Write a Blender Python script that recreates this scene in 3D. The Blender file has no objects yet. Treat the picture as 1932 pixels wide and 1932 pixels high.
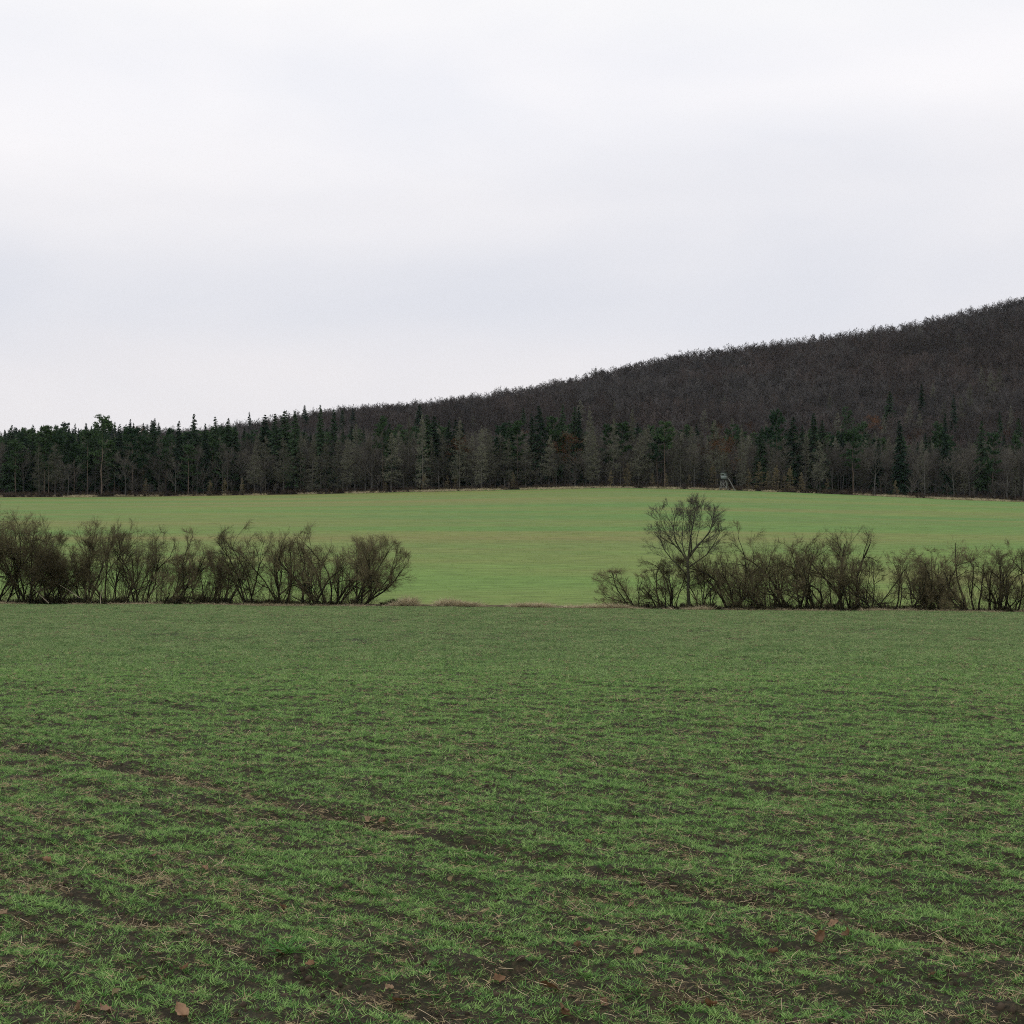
import bpy, math, random
import numpy as np
from mathutils import Vector

rng = np.random.default_rng(7)
random.seed(7)
R = math.radians
scn = bpy.context.scene
COL = scn.collection

# ------------------------------------------------------------------ camera, sky, sun, exposure
F = 2805.0                      # focal length in units of a 1932 px wide picture (38 degrees)
EYE = 1.7
cam_d = bpy.data.cameras.new('camera')
cam_d.sensor_fit = 'HORIZONTAL'
cam_d.angle = 2 * math.atan(966 / F)
cam_d.clip_start = 0.1
cam_d.clip_end = 20000
cam = bpy.data.objects.new('camera', cam_d)
cam.location = (0, 0, EYE)
cam.rotation_euler = (R(90), 0, 0)
COL.objects.link(cam)
scn.camera = cam

SUN_EL, SUN_AZ = 48.0, 205.0    # a pale sun behind the cloud, high and behind the camera
w = bpy.data.worlds.new('World')
scn.world = w
w.use_nodes = True
nt = w.node_tree
nt.nodes.clear()
N = nt.nodes.new
out = N('ShaderNodeOutputWorld')
bg = N('ShaderNodeBackground')
bg.inputs['Strength'].default_value = 0.1
sky = N('ShaderNodeTexSky')
sky.sky_type = 'NISHITA'
sky.sun_disc = False
sky.sun_elevation = R(SUN_EL)
sky.sun_rotation = R(SUN_AZ)
tc = N('ShaderNodeTexCoord')
sep = N('ShaderNodeSeparateXYZ')
nt.links.new(tc.outputs['Generated'], sep.inputs[0])
ramp = N('ShaderNodeValToRGB')
ramp.color_ramp.interpolation = 'EASE'
els = ramp.color_ramp.elements
stops = [(0.0, (8.7, 8.45, 8.55)), (0.075, (8.7, 8.45, 8.65)), (0.135, (8.0, 8.05, 8.55)), (0.20, (8.9, 8.8, 9.1)),
         (0.28, (9.9, 9.75, 9.95)), (0.36, (10.4, 10.25, 10.15)), (0.70, (11.6, 11.4, 11.2)), (1.0, (12.0, 11.9, 11.8))]
els[0].position = stops[0][0]; els[0].color = (*stops[0][1], 1)
els[1].position = stops[-1][0]; els[1].color = (*stops[-1][1], 1)
for p, c in stops[1:-1]:
    e = els.new(p); e.color = (*c, 1)
# the cloud layer wanders a little: bend the elevation with a broad noise
mapn = N('ShaderNodeMapping'); mapn.inputs['Scale'].default_value = (1.6, 1.6, 5.0)
mapn.inputs['Location'].default_value = (0.35, 0.1, 0.0)
nt.links.new(tc.outputs['Generated'], mapn.inputs[0])
nz = N('ShaderNodeTexNoise'); nz.inputs['Scale'].default_value = 1.5; nz.inputs['Detail'].default_value = 5
nz.inputs['Roughness'].default_value = 0.45
nt.links.new(mapn.outputs[0], nz.inputs['Vector'])
ma = N('ShaderNodeMath'); ma.operation = 'MULTIPLY_ADD'
ma.inputs[1].default_value = 0.12; ma.inputs[2].default_value = -0.06
nt.links.new(nz.outputs['Fac'], ma.inputs[0])
ad = N('ShaderNodeMath'); ad.operation = 'ADD'
nt.links.new(sep.outputs['Z'], ad.inputs[0]); nt.links.new(ma.outputs[0], ad.inputs[1])
nt.links.new(ad.outputs[0], ramp.inputs['Fac'])
mx = N('ShaderNodeMix'); mx.data_type = 'RGBA'; mx.inputs['Factor'].default_value = 0.96
# faint structure in the cloud: slightly greyer-blue and slightly whiter billows
map2 = N('ShaderNodeMapping'); map2.inputs['Scale'].default_value = (2.2, 2.2, 6.5); map2.inputs['Location'].default_value = (1.7, 0.4, 0.2)
nt.links.new(tc.outputs['Generated'], map2.inputs[0])
nz2 = N('ShaderNodeTexNoise'); nz2.inputs['Scale'].default_value = 1.3; nz2.inputs['Detail'].default_value = 7; nz2.inputs['Roughness'].default_value = 0.5
nz2.inputs['Distortion'].default_value = 0.4
nt.links.new(map2.outputs[0], nz2.inputs['Vector'])
rp2 = N('ShaderNodeValToRGB'); rp2.color_ramp.elements[0].position = 0.32; rp2.color_ramp.elements[1].position = 0.68
rp2.color_ramp.elements[0].color = (0.925, 0.94, 0.965, 1); rp2.color_ramp.elements[1].color = (1.04, 1.03, 1.02, 1)
nt.links.new(nz2.outputs['Fac'], rp2.inputs['Fac'])
mm = N('ShaderNodeMix'); mm.data_type = 'RGBA'; mm.blend_type = 'MULTIPLY'; mm.inputs['Factor'].default_value = 1.0
nt.links.new(ramp.outputs[0], mm.inputs['A']); nt.links.new(rp2.outputs[0], mm.inputs['B'])
nt.links.new(sky.outputs[0], mx.inputs['A']); nt.links.new(mm.outputs['Result'], mx.inputs['B'])
nt.links.new(mx.outputs['Result'], bg.inputs['Color'])
nt.links.new(bg.outputs[0], out.inputs['Surface'])

sd = bpy.data.lights.new('sun', 'SUN')
sd.energy = 0.5
sd.angle = R(50)
sd.color = (1.0, 0.97, 0.93)
sun = bpy.data.objects.new('sun', sd)
az = R(SUN_AZ)
to_sun = Vector((math.sin(az) * math.cos(R(SUN_EL)), math.cos(az) * math.cos(R(SUN_EL)), math.sin(R(SUN_EL))))
sun.rotation_euler = to_sun.to_track_quat('Z', 'Y').to_euler()
COL.objects.link(sun)

vs = scn.view_settings
vs.view_transform = 'Standard'; vs.look = 'None'; vs.exposure = 0.0; vs.gamma = 1.0
vs.use_curve_mapping = False
scn.render.engine = 'CYCLES'
cy = scn.cycles
cy.use_denoising = False
cy.pixel_filter_type = 'BLACKMAN_HARRIS'; cy.filter_width = 1.0
cy.max_bounces = 5; cy.diffuse_bounces = 2; cy.glossy_bounces = 2; cy.transmission_bounces = 3
cy.volume_bounces = 1; cy.transparent_max_bounces = 4
cy.caustics_reflective = False; cy.caustics_refractive = False

# ------------------------------------------------------------------ helpers
def srgb(r, g, b):
    f = lambda c: (c / 255) / 12.92 if c / 255 <= 0.04045 else ((c / 255 + 0.055) / 1.055) ** 2.4
    return (f(r), f(g), f(b))

def tag(o, label=None, cat=None, group=None, kind=None):
    if label: o['label'] = label
    if cat: o['category'] = cat
    if group: o['group'] = group
    if kind: o['kind'] = kind
    return o

def make_mesh(name, V, Q=None, T=None, mat=None, smooth=False):
    V = np.asarray(V, dtype=np.float32).reshape(-1, 3)
    Q = np.zeros((0, 4), np.int32) if Q is None else np.asarray(Q, np.int32).reshape(-1, 4)
    T = np.zeros((0, 3), np.int32) if T is None else np.asarray(T, np.int32).reshape(-1, 3)
    me = bpy.data.meshes.new(name)
    me.vertices.add(len(V)); me.vertices.foreach_set('co', V.ravel())
    idx = np.concatenate([Q.ravel(), T.ravel()]).astype(np.int32)
    me.loops.add(len(idx)); me.loops.foreach_set('vertex_index', idx)
    starts = np.concatenate([np.arange(len(Q)) * 4, len(Q) * 4 + np.arange(len(T)) * 3]).astype(np.int32)
    me.polygons.add(len(starts)); me.polygons.foreach_set('loop_start', starts)
    if smooth:
        me.polygons.foreach_set('use_smooth', np.ones(len(starts), bool))
    me.update(calc_edges=True)
    if mat is not None:
        for m in (mat if isinstance(mat, (list, tuple)) else [mat]):
            me.materials.append(m)
    return me

def link(name, me, parent=None):
    o = bpy.data.objects.new(name, me)
    COL.objects.link(o)
    if parent is not None: o.parent = parent
    return o

def empty(name, loc=(0, 0, 0)):
    o = bpy.data.objects.new(name, None); o.empty_display_size = 0.3
    COL.objects.link(o); o.location = loc
    return o

def join(parts):
    """[(V, Q, T)] -> one"""
    Vs, Qs, Ts, n = [], [], [], 0
    for V, Q, T in parts:
        V = np.asarray(V).reshape(-1, 3)
        Vs.append(V)
        if Q is not None and len(Q): Qs.append(np.asarray(Q).reshape(-1, 4) + n)
        if T is not None and len(T): Ts.append(np.asarray(T).reshape(-1, 3) + n)
        n += len(V)
    return (np.concatenate(Vs), np.concatenate(Qs) if Qs else None, np.concatenate(Ts) if Ts else None)

def nrm(a):
    return a / np.maximum(np.linalg.norm(a, axis=-1, keepdims=True), 1e-9)

def tubes(P, Rd, sides=4, cap=True):
    """P (n,k,3) polylines, Rd (n,k) radii"""
    P = np.asarray(P, float); n, k, _ = P.shape
    t = np.empty_like(P)
    t[:, 1:-1] = P[:, 2:] - P[:, :-2]; t[:, 0] = P[:, 1] - P[:, 0]; t[:, -1] = P[:, -1] - P[:, -2]
    t = nrm(t)
    ref = np.where(np.abs(t[:, :1, 2:3]) > 0.8, np.array([1.0, 0.3, 0]), np.array([0.1, 0.2, 1.0]))
    ref = np.broadcast_to(ref, P.shape)
    u = nrm(np.cross(t, ref)); v = np.cross(t, u)
    a = np.arange(sides) * 2 * np.pi / sides
    V = P[:, :, None, :] + Rd[:, :, None, None] * (np.cos(a)[None, None, :, None] * u[:, :, None] + np.sin(a)[None, None, :, None] * v[:, :, None])
    base = np.arange(n)[:, None, None] * (k * sides)
    i = np.arange(k - 1)[None, :, None] * sides
    j = np.arange(sides)[None, None, :]; j2 = (j + 1) % sides
    Q = np.stack([base + i + j, base + i + j2, base + i + sides + j2, base + i + sides + j], -1).reshape(-1, 4)
    return V.reshape(-1, 3), Q, None

def spikes(S, D, L, W):
    """n thin tapering three-sided twigs (open base): start, direction, length, width"""
    n = len(S)
    ref = nrm(rng.normal(size=(n, 3)))
    u = nrm(np.cross(D, ref)); v = np.cross(D, u)
    W = np.broadcast_to(np.asarray(W, float), (n,))[:, None]; L = np.broadcast_to(np.asarray(L, float), (n,))[:, None]
    a = S + u * W * 0.5; b = S - u * W * 0.25 + v * W * 0.43; c = S - u * W * 0.25 - v * W * 0.43
    e = S + D * L
    V = np.stack([a, b, c, e], 1).reshape(-1, 3)
    o = np.arange(n)[:, None] * 4
    T = np.concatenate([o + np.array([[0, 1, 3]]), o + np.array([[1, 2, 3]]), o + np.array([[2, 0, 3]])])
    return V, None, T

def flakes(S, D, L, W, droop=0.0):
    """n single leaf-like triangles"""
    n = len(S)
    ref = nrm(rng.normal(size=(n, 3)))
    u = nrm(np.cross(D, ref))
    W = np.broadcast_to(np.asarray(W, float), (n,))[:, None]; L = np.broadcast_to(np.asarray(L, float), (n,))[:, None]
    e = S + D * L; e[:, 2] -= droop * L[:, 0]
    V = np.stack([S + u * W * 0.5, S - u * W * 0.5, e], 1).reshape(-1, 3)
    return V, None, np.arange(3 * n).reshape(-1, 3)

def grow(S, D, L, k, wob, up):
    """wandering polylines"""
    n = len(S)
    P = np.empty((n, k, 3)); P[:, 0] = S
    d = nrm(np.asarray(D, float).copy())
    st = (np.asarray(L, float) / (k - 1))[:, None]
    w_ = rng.normal(size=(n, 3)) * wob
    for i in range(1, k):
        w_ = 0.35 * w_ + rng.normal(size=(n, 3)) * wob
        d = nrm(d + w_ + np.array([0, 0, up]))
        P[:, i] = P[:, i - 1] + d * st
    return P

def branch(P, L, Rr, cnt, t0, t1, ang, lr, k, wob, up, taper_len=0.5, skew=1.0):
    """children of every parent polyline; returns S, D, L, parent radius at root"""
    n, kk, _ = P.shape
    par = np.repeat(np.arange(n), cnt)
    t = t0 + (t1 - t0) * rng.random(len(par)) ** skew
    f = t * (kk - 1); i = np.minimum(f.astype(int), kk - 2); fr = (f - i)[:, None]
    S = P[par, i] * (1 - fr) + P[par, i + 1] * fr
    tg = nrm(P[par, i + 1] - P[par, i])
    rd = nrm(np.cross(tg, nrm(rng.normal(size=tg.shape))))
    a = (ang[0] + (ang[1] - ang[0]) * rng.random(len(par)))[:, None]
    D = nrm(tg * np.cos(a) + rd * np.sin(a))
    Lc = L[par] * (lr[0] + (lr[1] - lr[0]) * rng.random(len(par))) * (1 - taper_len * t)
    rr = Rr[par, i] * (1 - fr[:, 0]) + Rr[par, i + 1] * fr[:, 0]
    Pc = grow(S, D, Lc, k, wob, up)
    return Pc, Lc, rr

# periodic value noise
_G = np.random.default_rng(3).random((8, 256, 256))
def vnoise(x, y, s=0):
    xi = np.floor(x).astype(int); yi = np.floor(y).astype(int)
    fx = x - xi; fy = y - yi
    fx = fx * fx * (3 - 2 * fx); fy = fy * fy * (3 - 2 * fy)
    g = _G[s % 8]
    a = g[xi & 255, yi & 255]; b = g[(xi + 1) & 255, yi & 255]
    c = g[xi & 255, (yi + 1) & 255]; d = g[(xi + 1) & 255, (yi + 1) & 255]
    return (a * (1 - fx) + b * fx) * (1 - fy) + (c * (1 - fx) + d * fx) * fy
def fbm(x, y, o=4, s=0):
    v = 0; a = 0.5
    for i in range(o):
        v = v + a * vnoise(x, y, s + i); x = x * 2.03 + 17.1; y = y * 2.03 + 5.7; a *= 0.5
    return v
def sstep(a, b, x):
    t = np.clip((x - a) / (b - a), 0, 1); return t * t * (3 - 2 * t)

# ------------------------------------------------------------------ lie of the land
HEDGE_Y, FOREST_Y = 92.0, 350.0
RX, RY = 0.66, -0.75            # drill rows run this way across the near field
def row_n(x, y): return 0.75 * x + 0.66 * y
def row_a(x, y): return RX * x + RY * y

def z_macro(x, y):
    x = np.asarray(x, float); y = np.asarray(y, float)
    yn = np.clip(y, -200, 95)
    near = -0.046 * yn - 0.0088 * x * np.clip(yn / 90, 0, 1) * np.clip(60 / np.maximum(np.abs(x), 60), 0, 1)
    near = near - 0.55 * np.exp(-((y - 93.6) / 1.3) ** 2)          # ditch under the hedge
    pe = 966 + x / FOREST_Y * F
    rows = np.interp(pe, [-3000, -400, 0, 300, 600, 900, 1150, 1300, 1450, 1600, 1800, 1932, 2400, 5000],
                     [960, 945, 939, 937.5, 933, 926, 921, 923.5, 928, 934, 943, 947.5, 960, 980])
    ze = EYE + (966 - rows) / F * FOREST_Y
    s = np.clip((y - 95) / (FOREST_Y - 95), 0, 1)
    z0 = -0.046 * 95 - 0.0088 * x * np.clip(60 / np.maximum(np.abs(x), 60), 0, 1)
    far = z0 + (ze - z0) * (1.18 * s - 0.18 * s * s)
    far = far + 0.25 * np.sin(x / 41 + y / 60) * np.sin(np.pi * s)
    # woodland behind: a gentle rise, then the hill on the right
    xr = x * 900 / np.maximum(y, 350)
    ridge = np.interp(xr, [-900, -300, -180, -101, -53, 11, 107, 170, 235, 290, 330, 480, 640, 900, 1400],
                      [30, 33, 37, 49, 53, 63, 84, 92, 101, 112, 124, 165, 178, 130, 60])
    yr = np.clip((y - 455) / (900 - 455), 0, 1)
    prof = 0.35 * yr + 0.65 * sstep(0, 1, yr)
    base = ze + (np.clip(y, FOREST_Y, 455) - FOREST_Y) * 0.045
    bumps = (fbm(x / 95 + 3, y / 70 + 1, 3, 2) - 0.45) * 16 * np.sin(np.pi * np.clip(yr, 0, 1))
    wood = base + (ridge - base) * prof + bumps
    wood = wood - sstep(900, 2200, y) * (wood + 20)
    return np.where(y <= 95, near, np.where(y <= FOREST_Y, far, wood))

STRIPS = ((3.55, 0.075, 0.75), (6.25, 0.11, 1.25), (4.5, 0.07, 0.42), (5.3, 0.07, 0.36), (2.55, 0.08, 0.5), (3.05, 0.06, 0.34), (4.05, 0.06, 0.34), (7.1, 0.06, 0.2),
          (7.9, 0.10, 0.18), (9.6, 0.13, 0.26), (12.6, 0.16, 0.18), (15.8, 0.2, 0.22), (1.4, 0.10, 0.3))
def strips(n, a):
    wob = (fbm(a / 2.3, n * 0 + 2.5, 3, 5) - 0.45) * 0.18
    st = 0
    for c, wd, am in STRIPS:
        st = st + am * np.exp(-((n - c + wob) / wd) ** 2) * (0.6 + 0.6 * fbm(a / 0.9 + c, n * 0 + c, 3, 6))
    return st

def soil_mask(x, y):
    """0 = grown over, 1 = bare soil and straw; streaks follow the drill rows"""
    n = row_n(x, y); a = row_a(x, y)
    s = fbm(a / 0.85 + 9, n / 0.20 + 4, 4, 0)
    s2 = fbm(x / 2.4 + 31, y / 3.4 + 8, 3, 4)
    s3 = fbm(x * 6.5 + 3, y * 4.2 + 8, 3, 2)
    m = (s - 0.47) * 0.75 + (s2 - 0.5) * 0.35 + (s3 - 0.45) * 1.0 + strips(n, a) + 0.07
    d = np.sqrt(x * x + y * y)
    m = m + 0.10 * (1 - sstep(5.5, 9, d)) - 0.06 * sstep(9, 16, d)
    m = m * (1 - 0.3 * sstep(10, 26, d))
    return np.clip(m, 0, 1)

def z_micro(x, y):
    d = np.sqrt(x * x + y * y)
    n = row_n(x, y); a = row_a(x, y)
    fade = 1 - sstep(18, 40, d)
    h = (fbm(x * 3.2, y * 3.2, 4, 1) - 0.47) * 0.10 + (fbm(a * 1.5, n * 5.0, 3, 3) - 0.45) * 0.07 - 0.045 * np.clip(strips(n, a), 0, 1)
    return h * fade + (fbm(x / 5, y / 5, 3, 2) - 0.45) * 0.16

def z_near(x, y): return z_macro(x, y) + z_micro(x, y)

def grid(name, xs, ys, zf, mat):
    X, Y = np.meshgrid(xs, ys)
    V = np.stack([X, Y, zf(X, Y)], -1).reshape(-1, 3)
    nx, ny = len(xs), len(ys)
    i = np.arange(ny - 1)[:, None] * nx + np.arange(nx - 1)[None, :]
    Q = np.stack([i, i + 1, i + nx + 1, i + nx], -1).reshape(-1, 4)
    return link(name, make_mesh(name, V, Q, None, mat, True))

# ------------------------------------------------------------------ materials
def base_mat(name, rough=0.85, spec=0.25):
    m = bpy.data.materials.new(name); m.use_nodes = True
    b = m.node_tree.nodes['Principled BSDF']
    b.inputs['Roughness'].default_value = rough
    b.inputs['Specular IOR Level'].default_value = spec
    return m, m.node_tree, b

def ramp_node(nt, fac, stops):
    r = nt.nodes.new('ShaderNodeValToRGB')
    e = r.color_ramp.elements
    e[0].position = stops[0][0]; e[0].color = (*stops[0][1], 1)
    e[1].position = stops[-1][0]; e[1].color = (*stops[-1][1], 1)
    for p, c in stops[1:-1]:
        q = e.new(p); q.color = (*c, 1)
    nt.links.new(fac, r.inputs['Fac'])
    return r.outputs['Color']

def noise_node(nt, scale, detail=4, rough=0.55, stretch=(1, 1, 1), rotz=0, coord='Object', dim=None):
    t = nt.nodes.new('ShaderNodeTexCoord'); mp = nt.nodes.new('ShaderNodeMapping')
    mp.inputs['Scale'].default_value = stretch; mp.inputs['Rotation'].default_value = (0, 0, rotz)
    nt.links.new(t.outputs[coord], mp.inputs[0])
    n = nt.nodes.new('ShaderNodeTexNoise')
    n.inputs['Scale'].default_value = scale; n.inputs['Detail'].default_value = detail; n.inputs['Roughness'].default_value = rough
    nt.links.new(mp.outputs[0], n.inputs['Vector'])
    return n.outputs['Fac']

def mix_col(nt, fac, a, b, mode='MIX'):
    m = nt.nodes.new('ShaderNodeMix'); m.data_type = 'RGBA'; m.blend_type = mode
    for s, v in (('Factor', fac), ('A', a), ('B', b)):
        if hasattr(v, 'is_output'): nt.links.new(v, m.inputs[s])
        else: m.inputs[s].default_value = v if s == 'Factor' else (*v, 1)
    return m.outputs['Result']

def bark_mat(name, c0, c1, scale=6.0, rnd=0.3, rough=0.9):
    """noisy two-tone material, with a little difference from one plant to the next"""
    m, t, b = base_mat(name, rough, 0.15)
    f = noise_node(t, scale, 4, 0.6, (1, 1, 0.35))
    col = ramp_node(t, f, [(0.3, c0), (0.7, c1)])
    oi = t.nodes.new('ShaderNodeObjectInfo')
    hs = t.nodes.new('ShaderNodeHueSaturation')
    mr = t.nodes.new('ShaderNodeMapRange')
    mr.inputs['To Min'].default_value = 1 - rnd; mr.inputs['To Max'].default_value = 1 + rnd
    t.links.new(oi.outputs['Random'], mr.inputs['Value'])
    t.links.new(mr.outputs[0], hs.inputs['Value'])
    t.links.new(col, hs.inputs['Color'])
    t.links.new(hs.outputs[0], b.inputs['Base Color'])
    return m

def leaf_mat(name, c0, c1, trans=0.3, rough=0.5, spec=0.35, rnd=0.25, scale=3.0):
    m, t, b = base_mat(name, rough, spec)
    f = noise_node(t, scale, 3, 0.6)
    oi = t.nodes.new('ShaderNodeObjectInfo')
    ad = t.nodes.new('ShaderNodeMath'); ad.operation = 'ADD'
    sb = t.nodes.new('ShaderNodeMath'); sb.operation = 'MULTIPLY_ADD'; sb.inputs[1].default_value = rnd * 2; sb.inputs[2].default_value = -rnd
    t.links.new(oi.outputs['Random'], sb.inputs[0])
    t.links.new(f, ad.inputs[0]); t.links.new(sb.outputs[0], ad.inputs[1])
    col = ramp_node(t, ad.outputs[0], [(0.2, c0), (0.8, c1)])
    t.links.new(col, b.inputs['Base Color'])
    if trans > 0:
        tr = t.nodes.new('ShaderNodeBsdfTranslucent'); t.links.new(col, tr.inputs['Color'])
        mxs = t.nodes.new('ShaderNodeMixShader'); mxs.inputs[0].default_value = trans
        t.links.new(b.outputs[0], mxs.inputs[1]); t.links.new(tr.outputs[0], mxs.inputs[2])
        t.links.new(mxs.outputs[0], t.nodes['Material Output'].inputs['Surface'])
    return m

# near field: dark damp soil with rotted straw and thin green
m_soil, t, b = base_mat('soil', 0.95, 0.2)
c = ramp_node(t, noise_node(t, 26, 5, 0.7), [(0.30, (0.006, 0.0045, 0.003)), (0.5, (0.025, 0.018, 0.011)), (0.72, (0.12, 0.085, 0.05))])
c2 = ramp_node(t, noise_node(t, 9, 5, 0.65), [(0.35, (0.026, 0.020, 0.012)), (0.7, (0.028, 0.045, 0.014))])
c = mix_col(t, 0.4, c, c2)
t.links.new(c, b.inputs['Base Color'])
bp = t.nodes.new('ShaderNodeBump'); bp.inputs['Strength'].default_value = 0.8; bp.inputs['Distance'].default_value = 0.03
t.links.new(noise_node(t, 45, 5, 0.7), bp.inputs['Height']); t.links.new(bp.outputs[0], b.inputs['Normal'])

# far field: young corn with thin yellowed bands along the slope
m_far, t, b = base_mat('young_corn', 0.9, 0.15)
g1 = ramp_node(t, noise_node(t, 0.035, 5, 0.55, (0.5, 1.6, 1), R(3)),
               [(0.30, (0.092, 0.186, 0.050)), (0.5, (0.108, 0.194, 0.048)), (0.66, (0.140, 0.202, 0.050))])
tb = noise_node(t, 0.038, 6, 0.55, (0.16, 1.3, 1), R(-3))
g2 = ramp_node(t, tb, [(0.44, (0, 0, 0)), (0.72, (1, 1, 1))])
tcn = t.nodes.new('ShaderNodeTexCoord'); sx_ = t.nodes.new('ShaderNodeSeparateXYZ'); t.links.new(tcn.outputs['Object'], sx_.inputs[0])
mr_ = t.nodes.new('ShaderNodeMapRange'); mr_.inputs['From Min'].default_value = 210; mr_.inputs['From Max'].default_value = 100
t.links.new(sx_.outputs['Y'], mr_.inputs['Value'])
g1 = mix_col(t, mr_.outputs[0], g1, (0.132, 0.215, 0.052))
g = mix_col(t, g2, g1, (0.190, 0.175, 0.062))
fine = ramp_node(t, noise_node(t, 1.3, 6, 0.75, (0.25, 1, 1), R(1.5)), [(0.28, (0.62, 0.62, 0.62)), (0.72, (1.3, 1.3, 1.3))])
g = mix_col(t, 1.0, g, fine, 'MULTIPLY')
t.links.new(g, b.inputs['Base Color'])
bp = t.nodes.new('ShaderNodeBump'); bp.inputs['Strength'].default_value = 0.5; bp.inputs['Distance'].default_value = 0.1
t.links.new(noise_node(t, 5, 4, 0.7), bp.inputs['Height']); t.links.new(bp.outputs[0], b.inputs['Normal'])

m_floor, t, b = base_mat('leaf_litter', 0.95, 0.1)
t.links.new(ramp_node(t, noise_node(t, 0.5, 5, 0.6), [(0.3, (0.022, 0.017, 0.014)), (0.7, (0.06, 0.043, 0.034))]), b.inputs['Base Color'])
m_terr, t, b = base_mat('distant_ground', 0.95, 0.1)
t.links.new(ramp_node(t, noise_node(t, 0.004, 5, 0.6), [(0.4, (0.05, 0.075, 0.03)), (0.6, (0.05, 0.045, 0.03))]), b.inputs['Base Color'])
m_ditch, t, b = base_mat('ditch_soil', 0.95, 0.1)
t.links.new(ramp_node(t, noise_node(t, 2.0, 5, 0.6), [(0.3, (0.035, 0.028, 0.016)), (0.7, (0.11, 0.09, 0.05))]), b.inputs['Base Color'])

m_blade = leaf_mat('wheat_blade', (0.072, 0.190, 0.040), (0.295, 0.465, 0.14), 0.26, 0.5, 0.2, 0.45, 30)
m_blade_far = leaf_mat('wheat_blade_far', (0.105, 0.195, 0.062), (0.275, 0.375, 0.150), 0.28, 0.5, 0.2, 0.42, 30)
m_straw = leaf_mat('straw', (0.12, 0.085, 0.052), (0.56, 0.45, 0.29), 0.1, 0.6, 0.3, 0.55, 20)
m_wither = leaf_mat('withered_blade', (0.075, 0.056, 0.030), (0.42, 0.335, 0.19), 0.2, 0.7, 0.15, 0.55, 20)
m_clod = bark_mat('soil_clod', (0.022, 0.017, 0.012), (0.075, 0.056, 0.038), 30, 0.4)
m_dry = leaf_mat('dry_grass', (0.25, 0.21, 0.125), (0.56, 0.49, 0.32), 0.2, 0.7, 0.2, 0.3, 6)
m_stem = bark_mat('shrub_bark', (0.012, 0.012, 0.006), (0.030, 0.029, 0.015), 5, 0.2)
m_twig = bark_mat('shrub_twig', (0.074, 0.066, 0.034), (0.150, 0.130, 0.070), 2, 0.3)
m_tree = bark_mat('tree_bark', (0.030, 0.032, 0.022), (0.065, 0.066, 0.045), 4, 0.1)
m_ttwig = bark_mat('tree_twig', (0.062, 0.058, 0.044), (0.105, 0.096, 0.074), 3, 0.1)
m_pale = bark_mat('dead_wood', (0.20, 0.17, 0.12), (0.38, 0.33, 0.25), 8, 0.1)
m_strunk = bark_mat('spruce_bark', (0.030, 0.026, 0.022), (0.075, 0.065, 0.055), 3, 0.3)
m_ptrunk = bark_mat('pine_bark', (0.055, 0.044, 0.036), (0.13, 0.10, 0.076), 1.2, 0.35)
m_needle = leaf_mat('spruce_needles', (0.010, 0.027, 0.014), (0.036, 0.066, 0.030), 0.05, 0.7, 0.15, 0.35, 0.8)
m_pneedle = leaf_mat('pine_needles', (0.016, 0.043, 0.019), (0.055, 0.098, 0.038), 0.08, 0.7, 0.15, 0.35, 0.8)
m_larch = bark_mat('larch_twig', (0.074, 0.079, 0.059), (0.160, 0.157, 0.115), 0.6, 0.45)
m_ltrunk = bark_mat('larch_bark', (0.045, 0.043, 0.038), (0.105, 0.098, 0.085), 1.5, 0.4)
m_bare = bark_mat('bare_twig', (0.044, 0.042, 0.037), (0.100, 0.090, 0.076), 0.5, 0.4)
m_btrunk = bark_mat('grey_bark', (0.036, 0.036, 0.033), (0.095, 0.092, 0.085), 1.5, 0.4)
m_hill = [bark_mat('hill_twig_' + n_, a_, b_, 0.3, 0.4) for n_, a_, b_ in (('brown', (0.048, 0.039, 0.036), (0.100, 0.081, 0.073)), ('grey', (0.048, 0.045, 0.044), (0.094, 0.086, 0.081)), ('dark', (0.036, 0.032, 0.030), (0.072, 0.061, 0.055)))]
m_rust = leaf_mat('withered_leaf', (0.045, 0.024, 0.013), (0.125, 0.062, 0.030), 0.15, 0.8, 0.1, 0.3, 0.8)
m_sap = bark_mat('sapling_twig', (0.11, 0.092, 0.052), (0.20, 0.165, 0.095), 1.5, 0.25)
m_wood = bark_mat('weathered_board', (0.13, 0.16, 0.155), (0.24, 0.275, 0.265), 3, 0.1)
m_pole = bark_mat('weathered_pole', (0.12, 0.125, 0.115), (0.24, 0.24, 0.22), 3, 0.1)
m_roof = bark_mat('roofing_felt', (0.008, 0.012, 0.012), (0.02, 0.026, 0.026), 3, 0.05)
m_dark = bark_mat('dark_opening', (0.008, 0.012, 0.013), (0.016, 0.022, 0.024), 3, 0.05)

# ------------------------------------------------------------------ ground sheets
ys = np.concatenate([np.linspace(-60, 2.6, 40), 3.0 * np.exp(np.arange(0, math.log(91.6 / 3.0), 0.0062)), [91.6, 92.2]])
tt = np.linspace(-1, 1, 431)
xs = np.sinh(tt * 5.2) / math.sinh(5.2) * 190
o = grid('near_field', xs, ys, z_near, m_soil); tag(o, kind='structure')
o = grid('ditch_bank', np.linspace(-190, 190, 240), np.linspace(92.2, 96.0, 14),
         lambda x, y: z_macro(x, y) + (fbm(x * 0.9, y * 0.9, 3, 3) - 0.45) * 0.25 * np.sin(np.pi * (y - 92.2) / 3.8), m_ditch); tag(o, kind='structure')
o = grid('far_field', np.linspace(-420, 420, 240), np.concatenate([np.linspace(96.0, 120, 40), np.linspace(121, FOREST_Y + 3, 150)]), z_macro, m_far); tag(o, kind='structure')
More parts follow.
